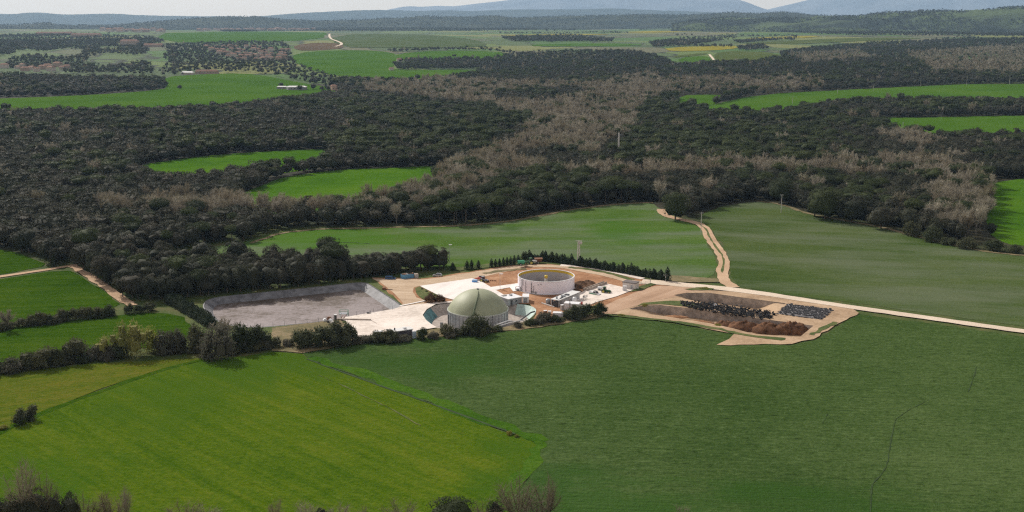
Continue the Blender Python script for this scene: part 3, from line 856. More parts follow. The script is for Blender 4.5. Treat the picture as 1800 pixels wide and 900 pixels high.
def crown_bare(rng, n, wd, H=14., Rr=4.0, limbs=9, limbw=.16, spread=1.0):
    """Leafless crown: limbs fanning upwards, a haze of twigs."""
    base = np.array([0, 0, H * .22])
    a = rng.uniform(0, 6.283, limbs); q = rng.uniform(.15, 1, limbs) ** .6 * spread
    tip = np.stack([Rr * q * np.cos(a), Rr * q * np.sin(a), H * (rng.uniform(.78, .97, limbs) - .22 * q ** 2)], 1)
    st = base + np.stack([np.zeros(limbs), np.zeros(limbs), rng.uniform(0, H * .2, limbs)], 1)
    i = rng.integers(0, limbs, n)
    t = rng.uniform(.3, 1, n)[:, None]
    bend = np.stack([np.zeros(limbs), np.zeros(limbs), -H * .07 * q], 1)
    P = st[i] * (1 - t) + tip[i] * t + bend[i] * (4 * t * (1 - t))
    ld = unit(tip - st)[i]
    d = unit(ld * .55 + unit(rng.normal(size=(n, 3))) * .95 + [0, 0, .38])
    L = (H * rng.uniform(.08, .24, n) * (1.25 - .55 * t[:, 0]))[:, None]
    E_ = P + d * L
    sd = unit(np.cross(d, rng.normal(size=(n, 3)))) * (wd * rng.uniform(.6, 1.4, n))[:, None]
    V = np.stack([P - sd, P + sd, E_ + sd * .35, E_ - sd * .35], 1).reshape(-1, 3)
    Q = np.arange(4 * n).reshape(-1, 4)
    parts = [(V, Q, rng.uniform(-.07, .07, n))]
    lv, lq, k = [], [], 0
    for j in range(limbs):
        pts = [st[j] * (1 - u) + tip[j] * u + bend[j] * 4 * u * (1 - u) for u in (0, .5, 1)]
        rr = [limbw, limbw * .65, limbw * .2]
        for e in range(3):
            for w_ in range(4):
                lv.append(pts[e] + rr[e] * np.array([math.cos(w_ * 1.57), math.sin(w_ * 1.57), 0]))
        for e in range(2):
            for w_ in range(4):
                lq.append((k + e * 4 + w_, k + e * 4 + (w_ + 1) % 4, k + e * 4 + 4 + (w_ + 1) % 4, k + e * 4 + 4 + w_))
        k += 12
    parts.append((np.array(lv), np.array(lq), np.full(len(lq), .05)))
    return joinm(parts)

def crown_cone(rng, n, s, H=4.5, Rr=1.0):
    t = rng.uniform(0, 1, n) ** .75
    a = rng.uniform(0, 6.283, n)
    rr = Rr * (1 - t ** 2.0) ** .85 * rng.uniform(.75, 1.1, n) * (.55 + .45 * np.minimum(1, t * 7 + .3))
    P = np.stack([rr * np.cos(a), rr * np.sin(a), .1 + t * H], 1)
    N = unit(np.stack([np.cos(a), np.sin(a), np.full(n, .5)], 1) + rng.normal(size=(n, 3)) * .4)
    V, Q = quads(P, N, s * (1.15 - .5 * t), rng)
    bv, bq = blob(2, (0, 0, H * .42), (Rr * .55, Rr * .55, H * .40), rng, .05)
    return joinm([(V, Q, rng.uniform(-.1, .1, n)), (bv, bq, np.zeros(len(bq)))])

def crown_bush(rng, n, s, H=3.3, Rr=2.0, lobes=15):
    """An irregular thicket that meets the ground all round."""
    a = rng.uniform(0, 6.283, lobes); q = np.sqrt(rng.uniform(0, 1, lobes))
    LR = Rr * rng.uniform(.34, .54, lobes)
    zt = H * (1 - .45 * q ** 2) * rng.uniform(.72, 1.05, lobes)
    LC = np.stack([Rr * .78 * q * np.cos(a), Rr * .78 * q * np.sin(a), np.maximum(zt - LR * .8, LR * .45)], 1)
    i = rng.integers(0, lobes, n)
    d = unit(rng.normal(size=(n, 3)) + [0, 0, .35])
    P = LC[i] + d * (LR[i] * rng.uniform(.8, 1.15, n))[:, None]
    k = rng.uniform(size=n) < .25
    P[k, 2] *= rng.uniform(0, .8, k.sum())
    P[:, 2] = np.maximum(P[:, 2], .04)
    N = unit(d + rng.normal(size=(n, 3)) * .5)
    V, Q = quads(P, N, s, rng)
    parts = [(V, Q, rng.uniform(-.06, .06, n) + (i % 5) * .02)]
    m_ = n // 10
    j = rng.integers(0, lobes, m_)
    d2 = unit(rng.normal(size=(m_, 3)) * .7 + [0, 0, 1])
    A = LC[j] + d2 * LR[j][:, None] * .9
    B = A + d2 * rng.uniform(.25, .7, (m_, 1)) * H * .25
    sd = unit(np.cross(d2, rng.normal(size=(m_, 3)))) * .05
    parts.append((np.stack([A - sd, A + sd, B + sd * .4, B - sd * .4], 1).reshape(-1, 3), np.arange(4 * m_).reshape(-1, 4), np.full(m_, .1)))
    for c_, r_ in list(zip(LC, LR))[:10]:
        bv, bq = blob(1, c_, (r_ * .8, r_ * .8, r_ * .8), rng, .1)
        parts.append((bv, bq, np.zeros(len(bq))))
    return joinm(parts)

def trunk_mb(H, r, n=7, lean=.0):
    b = MB()
    b.cyl((0, 0, -.3), (lean * .4, 0, H * .5), r, r * .75, n)
    b.cyl((lean * .4, 0, H * .5), (lean, 0, H), r * .75, r * .45, n)
    for k in range(3):
        a = k * 2.1 + .4
        b.cyl((lean * .4, 0, H * .55), (H * .28 * math.cos(a), H * .28 * math.sin(a), H * 1.05), r * .5, r * .2, 5)
    return b

def tree_proto(name, cat, crownm, trunkm, bark, crownname='crown'):
    t = thing(name, 'x', cat)
    c = link(crownname, crownm, t)
    if trunkm:
        k = link('trunk', trunkm, t)
    return t

rngT = np.random.default_rng(11)
def variants(nm, fn, k, mat, **kw):
    out = []
    for j in range(k):
        V, Q, T = fn(np.random.default_rng(100 + j * 7 + len(nm)), **kw)
        out.append(mesh_np(nm, V, Q, T, mat))
    return out
def tmesh(nm, H, r, bark):
    o = trunk_mb(H, r).build(nm, bark)
    me = o.data
    bpy.data.objects.remove(o)
    return me

TK_OAK = tmesh('oak_trunk', 4.5, .28, BARK)
TK_PINE = tmesh('pine_trunk', 8.6, .30, BARK)
TK_BARE = tmesh('bare_trunk', 5.0, .25, GBARK)
TK_CON = tmesh('conifer_trunk', 1.5, .10, BARK)
M_OAK = variants('oak_crown', crown_oak, 8, OAK, n=900, s=.42)
M_OAKB = variants('oak_crown_fine', crown_oak, 4, OAK, n=1500, s=.32)
M_PINE = variants('pine_crown', crown_pine, 5, PINE, n=800, s=.42)
M_BARE = variants('bare_crown', crown_bare, 6, BARE, n=900, wd=.075, limbs=12, Rr=4.6)
M_BAREF = variants('bare_crown_fine', crown_bare, 4, BARE_NEAR, n=900, wd=.024, limbs=14, limbw=.10)
M_SHRUB = variants('shrub_crown', crown_bush, 8, SHRUB, n=1500, s=.21)
M_CON = variants('conifer_crown', crown_cone, 7, CONI, n=360, s=.27)

SETS = {
    'oak': dict(name='evergreen_oak', cat='oak tree', crowns=M_OAK, trunk=TK_OAK, part='crown'),
    'pine': dict(name='umbrella_pine', cat='pine tree', crowns=M_PINE, trunk=TK_PINE, part='crown'),
    'bare': dict(name='bare_tree', cat='bare tree', crowns=M_BARE, trunk=TK_BARE, part='branches'),
    'shrub': dict(name='shrub', cat='shrub', crowns=M_SHRUB, trunk=None, part='foliage'),
    'conifer': dict(name='cypress_tree', cat='conifer', crowns=M_CON, trunk=TK_CON, part='crown'),
}
PROTO = {}
def get_proto(key, j):
    s = SETS[key]
    if (key, j) not in PROTO:
        t = thing(s['name'], 'x', s['cat'])
        if s['trunk'] is None:
            c = None
            bpy.data.objects.remove(t)
            t = link(s['name'], s['crowns'][j])
            tag(t, 'x', s['cat'])
        else:
            link(s['part'], s['crowns'][j], t)
            link('trunk', s['trunk'], t)
        PROTO[key, j] = [proto(t), False]
    return PROTO[key, j]

def plant(key, x, y, sxy, sz, label, group=None, rot=None, j=None, z=None):
    s = SETS[key]
    j = random.randrange(len(s['crowns'])) if j is None else j
    p = get_proto(key, j)
    o = p[0] if not p[1] else copy_thing(p[0])
    p[1] = True
    o.location = (x, y, float(terr(x, y)) if z is None else z)
    o.rotation_euler = (0, 0, random.uniform(0, 6.28) if rot is None else rot)
    o.scale = (sxy * random.uniform(.93, 1.07), sxy * random.uniform(.93, 1.07), sz)
    o['label'] = label
    if group: o['group'] = group
    elif 'group' in o: del o['group']
    return o

# where woods stand, as outlines of the tree feet in the picture
W_MAIN = [(-420, 212), (300, 200), (540, 177), (600, 140), (700, 149), (790, 140), (850, 125), (700, 124), (692, 113), (708, 104), (860, 103), (910, 97), (1000, 93), (1100, 91), (1150, 98), (1190, 116), (1250, 112), (1330, 112), (1376, 104), (1370, 93), (1420, 87), (1500, 80), (1600, 74), (1700, 70), (2250, 62), (2250, 452), (1800, 447), (1760, 443), (1720, 437), (1640, 421), (1560, 398), (1480, 383), (1420, 372), (1378, 354), (1330, 350), (1275, 357), (1232, 370), (1212, 381), (1192, 376), (1170, 364), (1148, 354), (1100, 354), (1000, 365), (920, 382), (830, 393), (700, 396), (510, 400), (470, 409), (430, 424), (340, 436), (250, 447), (140, 460), (100, 468), (60, 452), (0, 433), (-420, 424)]
W_LEFT = [(-140, 140), (60, 137), (150, 140), (280, 141), (294, 151), (288, 157), (150, 167), (-140, 176)]
W_BLOCK = [(142, 470), (170, 492), (218, 524), (258, 530), (330, 525), (400, 518), (520, 506), (640, 489), (700, 481), (778, 473), (782, 468), (640, 470), (450, 479), (330, 477), (250, 466), (150, 458)]
W_VILL = [(290, 82), (350, 77), (430, 74), (500, 76), (516, 92), (508, 103), (520, 113), (560, 129), (600, 140), (585, 153), (540, 147), (480, 135), (430, 128), (350, 130), (290, 135), (280, 128), (300, 108)]
W_GOLF = [(-100, 82), (300, 84), (312, 108), (282, 132), (-100, 128)]
rhg = random.Random(33)
HEDGES = []
for _ in range(46):
    u0 = rhg.uniform(600, 1780); v0 = 47 + 36 * rhg.random() ** 1.6
    if u0 < 900 and v0 > 60: v0 = rhg.uniform(48, 60)
    ln = rhg.uniform(30, 150); th = .35 + (v0 - 45) * rhg.uniform(.012, .05); sl = rhg.uniform(-2.2, 1.2)
    HEDGES.append([(u0, v0), (u0 + ln, v0 + sl), (u0 + ln, v0 + sl + th), (u0, v0 + th)])
W_FAR = [[(-100, 64), (170, 61), (270, 67), (292, 74), (250, 86), (150, 81), (60, 89), (-100, 98)],
         [(880, 67), (1000, 62), (1080, 68), (1075, 74), (900, 74)],
         [(360, 50), (600, 49), (900, 46), (1250, 43), (1300, 46), (1100, 50), (900, 54), (600, 56), (400, 57)],
         [(1140, 77), (1200, 68), (1290, 63), (1292, 69), (1200, 82), (1150, 84)],
         [(1295, 84), (1340, 80), (1352, 87), (1300, 91)],
         [(1370, 57), (1450, 50), (1600, 54), (1700, 59), (2250, 62), (2250, 68), (1600, 64), (1440, 61)],
         [(1200, 46), (1400, 43), (1560, 40), (1720, 36), (1800, 30), (1800, 38), (1600, 46), (1300, 50)],
         [(670, 91), (780, 87), (860, 89), (920, 96), (1000, 94), (1000, 97), (905, 99), (860, 92), (780, 89.5), (680, 93)],
         *HEDGES,
         [(1340, 50), (1352, 46), (1362, 49), (1352, 53)],
         [(1290, 74), (1400, 66), (1410, 68), (1300, 77)]]
NOTREE = [FIELD_PX[k] for k in ('back_left', 'strip', 'clearing', 'meadow', 'right', 'far_right', 'hill_low', 'hill_high', 'hill_patch', 'centre_a', 'centre_b', 'right_up', 'green_nook', 'top_left', 'brown')]
NOTREE += [[(1722, 408), (1745, 420), (2700, 500), (2700, 560), (1800, 455), (1720, 445), (1680, 434)], [(1138, 366), (1178, 372), (1232, 388), (1228, 402), (1160, 384)], [(862, 236), (905, 231), (908, 238), (870, 244)]]
B_BARE = [[(170, 374), (420, 366), (530, 372), (650, 362), (740, 340), (775, 314), (800, 296), (900, 290), (965, 300), (850, 350), (760, 380), (600, 391), (480, 394), (350, 396), (190, 392)],
          [(800, 300), (850, 278), (935, 252), (905, 225), (850, 192), (640, 168), (640, 146), (760, 141), (900, 152), (1050, 152), (1150, 132), (1170, 165), (1125, 205), (1115, 235), (1065, 265), (1035, 295), (950, 316), (850, 335)],
          [(980, 314), (1100, 312), (1250, 304), (1430, 304), (1550, 296), (1650, 292), (1700, 318), (1620, 330), (1430, 322), (1250, 322), (1000, 330)],
          [(1600, 312), (1690, 306), (1742, 335), (1742, 405), (1715, 432), (1650, 414), (1632, 390), (1636, 345)],
          [(1030, 156), (1200, 143), (1440, 142), (1450, 163), (1200, 168), (1050, 172)],
          [(1590, 98), (1800, 82), (2250, 80), (2250, 136), (1800, 136), (1640, 128)],
          [(1540, 250), (1600, 246), (1660, 262), (1600, 276)],
          [(1380, 100), (1500, 92), (1540, 104), (1420, 116)]]
B_HOLE = [[(865, 172), (1000, 160), (1045, 172), (960, 188), (870, 186)], [(845, 222), (905, 206), (935, 222), (920, 248), (855, 245)], [(900, 285), (985, 275), (1040, 300), (960, 310)]]

def anyin(u, v, polys):
    r = np.zeros(u.shape, bool)
    for q in polys:
        r |= inpoly(u, v, q)
    return r

rows = []
def scatter(r0, r1, s, polys, dens=1.0, jit=.42):
    half = r1 * .62
    xs = np.arange(-half, half, s); ys = np.arange(r0 * .8, r1, s)
    X, Y = np.meshgrid(xs, ys)
    X = X + (np.arange(len(ys)) % 2)[:, None] * s / 2
    X = (X + rngT.uniform(-jit, jit, X.shape) * s).ravel(); Y = (Y + rngT.uniform(-jit, jit, Y.shape) * s).ravel()
    r = np.hypot(X, Y)
    k = (r >= r0) & (r < r1) & (np.abs(X) < Y * .60 + 25)
    if dens < 1: k &= rngT.uniform(size=len(X)) < dens
    X, Y = X[k], Y[k]
    Z = terr(X, Y)
    u, v = proj(X, Y, Z)
    k = anyin(u, v, polys) & ~anyin(u, v, NOTREE)
    rows.append(np.stack([X[k], Y[k], Z[k], u[k], v[k]], 1))

scatter(380, 620, 5.6, [W_BLOCK])
scatter(420, 760, 6.0, [W_MAIN])
scatter(760, 1050, 6.3, [W_MAIN])
scatter(1050, 1700, 7.8, [W_MAIN, W_LEFT])
scatter(1700, 2700, 9.6, [W_MAIN, W_LEFT])
scatter(1700, 4600, 17, [W_VILL], .7)
scatter(1700, 4200, 15, [W_GOLF], .8)
g_ = rows[-1]
rows[-1] = g_[(np.sin(g_[:, 0] / 47 + 1) + np.sin(g_[:, 1] / 95 + g_[:, 0] / 80) + .8 * np.sin(g_[:, 0] / 21 + g_[:, 1] / 60)) > .1]
scatter(2700, 4600, 14, [W_MAIN] + W_FAR)
scatter(4600, 9000, 26, W_FAR)
for A, D in RIDGES[3:]:
    nr, nc = A.shape[:2]
    n = 7500
    fi = rngT.uniform(1.0, 13.5, n); fj = rngT.uniform(0, nc - 1.01, n)
    i0, j0 = fi.astype(int), fj.astype(int)
    a, b_ = (fi - i0)[:, None], (fj - j0)[:, None]
    P_ = (A[i0, j0] * (1 - a) + A[i0 + 1, j0] * a) * (1 - b_) + (A[i0, j0 + 1] * (1 - a) + A[i0 + 1, j0 + 1] * a) * b_
    if D < 8000:
        keep = (np.sin(P_[:, 0] / 170) + np.sin(P_[:, 1] / 60 + P_[:, 0] / 240) + .7 * np.sin(P_[:, 0] / 67)) > -.5
        P_ = P_[keep]
    uu, vv = proj(P_[:, 0], P_[:, 1], P_[:, 2])
    rows.append(np.stack([P_[:, 0], P_[:, 1], P_[:, 2] - 1, uu, vv], 1))
TR = np.concatenate(rows)
# houses: (x, y, width, heading, cluster); trees make room for them
HOUSES = []
rh = random.Random(21)
def hs(cl, px, wd):
    for uu, vv in px:
        g = G(uu, vv)
        HOUSES.append((g.x, g.y, wd * rh.uniform(.8, 1.25), rh.uniform(-.5, .5), cl))
hs('village', [(rh.uniform(362, 512), 0) for _ in range(0)] + [(u_, v_) for v_, us_ in ((84, range(366, 470, 13)), (90, range(372, 505, 12)), (96, range(384, 515, 12)), (101, range(398, 512, 13)), (106, range(418, 505, 14))) for u_ in [q_ + rh.uniform(-4, 4) for q_ in us_]], 15)
hs('town', [(u_ + rh.uniform(-3, 3), rh.choice([54, 55.5, 57])) for u_ in range(178, 292, 6)] + [(u_ + rh.uniform(-3, 3), rh.choice([52.5, 53.5, 54.3])) for u_ in range(352, 556, 6)], 30)
hs('hamlet', [(32, 121), (40, 118), (44, 125), (56, 123), (65, 126), (76, 122), (84, 119), (90, 125), (102, 117), (110, 121), (8, 120), (118, 120)], 16)
for g_ in ():
    pass
for k_, (hx, hy, hw, ha, hc) in enumerate(HOUSES):
    r_h = math.hypot(hx, hy)
    ux, uy = hx / r_h, hy / r_h
    al = (TR[:, 0] - hx) * ux + (TR[:, 1] - hy) * uy
    ac = np.abs(-(TR[:, 0] - hx) * uy + (TR[:, 1] - hy) * ux)
    TR = TR[~((ac < hw * .62) & (al < hw * .8) & (al > -(75 if hc == 'village' else 160)))]
for uu, vv, hw in ((514, 159, 40), (495, 158, 22), (586, 158, 16), (704, 110, 22), (360, 129, 50), (376, 127, 40), (125, 64, 90), (225, 78, 60), (268, 83, 60), (1738, 50, 80)):
    g = G(uu, vv); hx, hy = g.x, g.y
    r_h = math.hypot(hx, hy); ux, uy = hx / r_h, hy / r_h
    al = (TR[:, 0] - hx) * ux + (TR[:, 1] - hy) * uy
    ac = np.abs(-(TR[:, 0] - hx) * uy + (TR[:, 1] - hy) * ux)
    TR = TR[~((ac < hw * .5) & (al < hw * .6) & (al > -200))]
u, v = TR[:, 3], TR[:, 4]
dist = np.hypot(TR[:, 0], TR[:, 1])
bz = anyin(u, v, B_BARE) & ~anyin(u, v, B_HOLE)
# slow noise decides where pines gather
nz = np.sin(TR[:, 0] / 61 + 2) * np.sin(TR[:, 1] / 83) + .6 * np.sin(TR[:, 0] / 23 + TR[:, 1] / 37) 
rnd = rngT.uniform(size=len(TR))
ppine = np.clip(.12 + .28 * nz, .02, .5)
ppine = np.where(inpoly(u, v, [(600, 200), (880, 190), (880, 290), (640, 285)]) | inpoly(u, v, [(1080, 200), (1420, 190), (1500, 300), (1150, 300)]) | inpoly(u, v, [(1250, 320), (1500, 310), (1560, 385), (1380, 352)]), ppine + .3, ppine)
ppine = np.where(inpoly(u, v, W_BLOCK), .07, ppine)
kind = np.where(bz & (rnd < .74), 2, np.where(rnd > 1 - ppine, 1, 0))
kind = np.where((kind == 0) & ~bz & (rnd < .015) & (dist > 560), 2, kind)
order = np.argsort(dist)
TR, kind, dist, u, v, bz = TR[order], kind[order], dist[order], u[order], v[order], bz[order]
lone = np.full(len(TR), False)
inview = (u > -6) & (u < 1806)
for kk, key in ((0, 'oak'), (1, 'pine'), (2, 'bare')):
    idx = np.where((kind == kk) & inview)[0][:245 if kk == 0 else 285]
    lone[idx] = True
    for i in idx:
        x, y = TR[i, 0], TR[i, 1]
        ui, vi = u[i], v[i]
        blk = bool(inpoly(ui, vi, W_BLOCK))
        if blk:
            where = 'in the block of wood behind the grey lagoon'
        elif ui < 330:
            where = 'in the forest above the left hand green fields'
        elif ui < 760:
            where = 'in the wood along the left half of the long meadow'
        elif ui < 1165:
            where = 'in the wood at the top of the long meadow'
        elif ui < 1480:
            where = 'in the wood above the dull field right of orange track'
        else:
            where = 'in the wood corner beside the far right bright field'
        hue = {'oak': 'dark rounded oak', 'pine': 'green umbrella pine', 'bare': 'leafless grey-brown tree'}[key]
        sc = random.uniform(.66, 1.24)
        plant(key, x, y, sc * (1.0 if key != 'bare' else .95), sc ** .6 * random.uniform(.84, 1.15) * ((1.12 if ui < 600 else .82) if blk else 1), hue + ' ' + where, {'oak': 'dark oaks ', 'pine': 'umbrella pines ', 'bare': 'bare trees '}[key] + where)

# the rest of the woods, one object per kind
def lodset(fn, specs, **kw):
    return [[fn(np.random.default_rng(500 + 13 * j + len(specs)), **{**kw, **sp}) for j in range(4)] for sp in specs]
LODR = [0, 900, 1400, 2100, 3200]
L_OAK = lodset(crown_oak, [dict(n=260, s=.66, core=2), dict(n=130, s=.9, core=2), dict(n=60, s=1.25, core=2), dict(n=26, s=1.7, core=1), dict(n=10, s=2.4, core=1)])
L_PINE = lodset(crown_pine, [dict(n=260, s=.62, core=2), dict(n=130, s=.85, core=2), dict(n=60, s=1.2, core=2), dict(n=26, s=1.6, core=1), dict(n=10, s=2.2, core=1)])
L_BARE = lodset(crown_bare, Rr=4.8, specs= [dict(n=520, wd=.11), dict(n=320, wd=.16), dict(n=170, wd=.26, limbs=6), dict(n=80, wd=.45, limbs=4), dict(n=26, wd=.95, limbs=3)])

def mass(name, sel, L, mat, label, cat):
    Vs, Qs, Ts, k0 = [], [], [], 0
    lod = np.searchsorted(LODR, dist, 'right') - 1
    for l in range(5):
        for j in range(4):
            ii = np.where(sel & (lod == l) & (np.arange(len(TR)) % 4 == j))[0]
            if not len(ii): continue
            V, Q, T = L[l][j]
            n = len(ii)
            a = rngT.uniform(0, 6.283, n); sc = rngT.uniform(.62, 1.28, n); sz = sc ** .7 * rngT.uniform(.80, 1.18, n)
            ca, sa = np.cos(a)[:, None] * sc[:, None], np.sin(a)[:, None] * sc[:, None]
            X = V[None, :, 0] * ca - V[None, :, 1] * sa + TR[ii, 0][:, None]
            Y = V[None, :, 0] * sa + V[None, :, 1] * ca + TR[ii, 1][:, None]
            Z = V[None, :, 2] * sz[:, None] + TR[ii, 2][:, None]
            Vs.append(np.stack([X, Y, Z], 2).reshape(-1, 3))
            Qs.append((Q[None] + (np.arange(n) * len(V))[:, None, None]).reshape(-1, 4) + k0)
            Ts.append(((T[None] + rngT.uniform(0, 1, n)[:, None]) % 1).ravel())
            k0 += n * len(V)
    me = mesh_np(name, np.concatenate(Vs), np.concatenate(Qs), np.concatenate(Ts), mat)
    o = link(name, me)
    return tag(o, label, cat, kind='stuff')
mass('oak_woodland', (kind == 0) & ~lone, L_OAK, OAK, 'unbroken dark oak forest spreading to the far plain', 'forest')
mass('pine_woodland', (kind == 1) & ~lone, L_PINE, PINE, 'green pine crowns scattered through the far forest', 'forest')
mass('bare_woodland', (kind == 2) & ~lone, L_BARE, BARE, 'brownish belt of leafless trees through the forest', 'forest')
print('trees', len(TR), [int((kind == q).sum()) for q in range(3)])

# ------------------------------------------------------------------ paints and materials of the plant
def paint(name, c, rough=.5, var=.08, metal=0, scale=2.0):
    return plain(name, c, rough, .4, var, scale, metal)
LINER = plain('pond_liner', (.19, .19, .20), .6, .2, .35, .35, 0, .15)
m, nt, b = newmat('slurry', .8, .25)
p = gpos(nt)
f1 = noise(nt, mapping(nt, p, (.035, .06, 1), R(10)), 1, 7, .62); f2 = noise(nt, p, .55, 6, .7)
s_ = nd(nt, 'ShaderNodeSeparateXYZ'); nt.links.new(p, s_.inputs[0])
yy = mth(nt, 'DIVIDE', mth(nt, 'SUBTRACT', s_.outputs[1], 412), 55)
ff = mth(nt, 'ADD', mth(nt, 'MULTIPLY', f1, .62), mth(nt, 'MULTIPLY', f2, .38))
ff = mth(nt, 'SUBTRACT', ff, mth(nt, 'MULTIPLY', yy, .10))
nt.links.new(ramp(nt, ff, [(.33, (.075, .058, .042)), (.43, (.125, .10, .083)), (.51, (.225, .192, .185)), (.64, (.30, .262, .258))]), b.inputs['Base Color'])
bump(nt, b, f2, .7, .25)
SLURRY = m
GRAVEL = plain('pit_gravel', (.40, .35, .31), .95, .1, .2, .8)
CONC = plain('concrete', (.48, .46, .43), .85, .2, .18, .6)
CONCD = plain('stained_concrete', (.40, .34, .29), .9, .2, .35, .35)
WHITE = paint('white_paint', (.72, .72, .72), .45)
LILAC = plain('lilac_panel', (.88, .83, .90), .5, .35, .05, .3)
YELLOW = paint('yellow_panel', (.60, .44, .05), .5, .1)
TGREY = paint('tank_grey', (.43, .435, .455), .6, .12, 0, .4)
GREYM = paint('grey_steel', (.33, .345, .36), .45, .12, .3)
DARKM = paint('dark_steel', (.07, .072, .078), .5, .2, .2)
BROWNP = paint('brown_cladding', (.09, .06, .05), .6)
GREENM = paint('green_paint', (.05, .30, .16), .4)
TGREEN = paint('tractor_green', (.035, .12, .04), .4)
RED = paint('red_paint', (.42, .06, .05), .45)
BLUE = paint('blue_paint', (.055, .15, .34), .45)
BLUEC = paint('container_blue', (.10, .27, .44), .5, .15)
NAVY = paint('car_blue', (.035, .085, .20), .28, .05, .3)
SILVER = paint('car_silver', (.42, .43, .44), .28, .05, .6)
GLASS = paint('dark_glass', (.02, .025, .03), .08, .05)
TYRE = plain('tyre_rubber', (.022, .022, .024), .8, .3, .3, 6)
TYREG = plain('dusty_tyre_rubber', (.055, .055, .06), .85, .3, .4, 6)
RIM = paint('wheel_rim', (.45, .45, .45), .35, .05, .6)
WOOD = paint('pole_wood', (.17, .12, .085), .9, .25)
PCONC = plain('pole_concrete', (.50, .48, .45), .85, .2, .1, .6)
RUST = paint('rusty_steel', (.22, .10, .05), .8, .35)
TEAL = plain('teal_sheet', (.075, .20, .215), .55, .3, .3, .5)
MINT = plain('pale_green_sheet', (.44, .56, .51), .6, .3, .18, .4)
ROOFB = paint('roof_slab', (.13, .11, .105), .8)
PALEROOF = paint('pale_roof', (.62, .62, .60), .6, .12)
TARPB = paint('blue_tarpaulin', (.10, .28, .62), .45)
COMPOST = plain('compost', (.15, .078, .043), .95, .1, .5, .5, 0, .4)
SOILH = plain('dark_soil', (.13, .075, .045), .95, .1, .5, .4, 0, .4)
FILM = plain('silage_film', (.20, .19, .19), .5, .4, .3, .6)
m, nt, b = newmat('gas_membrane', .55, .3)
p = nd(nt, 'ShaderNodeTexCoord').outputs['Object']
sp_ = nd(nt, 'ShaderNodeSeparateXYZ'); nt.links.new(p, sp_.inputs[0])
an = mth(nt, 'ARCTAN2', sp_.outputs[1], sp_.outputs[0])
seam = mth(nt, 'FRACT', mth(nt, 'MULTIPLY', an, 24 / 6.2832))
seam = mth(nt, 'LESS_THAN', seam, .05)
base = ramp(nt, noise(nt, p, .25, 5, .6), [(.3, (.25, .27, .175)), (.7, (.32, .34, .225))])
nt.links.new(mixc(nt, mth(nt, 'MULTIPLY', seam, .12), base, (.12, .14, .09)), b.inputs['Base Color'])
MEMB = m

def frame(u1, v1, u2, v2):
    """Origin, heading and length of the ground line between two pixels."""
    a, c = G(u1, v1, 0), G(u2, v2, 0)
    d = c - a
    return a, math.atan2(d.y, d.x), d.length

# ------------------------------------------------------------------ storage lagoon
def pit(rim, dep, ins, z0=.0):
    inn = rim
    for _ in range(4):
        inn = inset(inn, ins / 4)
    n = len(rim)
    return inn, [(x, y, z0) for x, y in rim] + [(x, y, -dep) for x, y in inn], [(i, (i + 1) % n, n + (i + 1) % n, n + i) for i in range(n)]

def fill(name, poly, z, mat, parent=None):
    ov, oe, of, *_ = geometry.delaunay_2d_cdt([Vector(q) for q in poly], [(i, (i + 1) % len(poly)) for i in range(len(poly))], [], 0, 1e-4)
    A = np.array([(q.x, q.y) for q in ov]); T = np.array([f for f in of])
    c = A[T].mean(axis=1)
    T = T[inpoly(c[:, 0], c[:, 1], poly)]
    b = MB(); b.add([(x, y, z) for x, y in A], [tuple(t) for t in T])
    return b.build(name, mat, parent)

lag = thing('slurry_lagoon', 'large lagoon of dried grey slurry in a dark liner', 'lagoon')
inn, V, Fc = pit(lagoon_rim, 2.6, 3.8, .06)
b = MB(); b.add(V, Fc)
out = inset(lagoon_rim, -.9)
n = len(lagoon_rim)
b.add([(x, y, .32) for x, y in lagoon_rim] + [(x, y, .10) for x, y in out], [(i, n + i, n + (i + 1) % n, (i + 1) % n) for i in range(n)])
b.add([(x, y, .06) for x, y in lagoon_rim] + [(x, y, .32) for x, y in lagoon_rim], [(i, (i + 1) % n, n + (i + 1) % n, n + i) for i in range(n)])
b.build('liner', LINER, lag, True)
fill('slurry_surface', inset(inn, -.9), -2.15, SLURRY, lag)

fence_px = [(436, 578), (480, 575.6), (520, 571.5), (560, 567.8), (600, 560.5), (640, 553.8), (690, 545.8), (703, 541.5)]
fp = resample(GP(fence_px), 3.1, closed=False)
fl = thing('wire_fence', 'thin wire fence along the near edge of the lagoon', 'fence', (fp[0][0], fp[0][1], 0))
mesh_ = MB()
for k, (x, y) in enumerate(fp):
    lx, ly = x - fp[0][0], y - fp[0][1]
    MB().cyl((lx, ly, 0), (lx, ly, 2.0), .05, n=5).build('post', DARKM, fl)
    if k:
        px_, py_ = fp[k - 1][0] - fp[0][0], fp[k - 1][1] - fp[0][1]
        for h in (.5, 1.1, 1.75):
            mesh_.cyl((px_, py_, h), (lx, ly, h), .018, n=4)
mesh_.build('wire', GREYM, fl)

a, c = G(675, 509, .2), G(662.5, 524, -2.6)
pp = thing('inlet_pipe', 'dark pipe running down the right bank of lagoon', 'pipe', a)
MB().cyl((0, 0, .1), c - a, .28, n=8).build('pipe', DARKM, pp)
MB().cyl((0, 0, .1), (3.6, -.6, .1), .22, n=8).build('feed_pipe', WOOD, pp)
MB().box(-.7, .7, -.6, .6, -.2, .9).build('valve_box', RUST, pp)

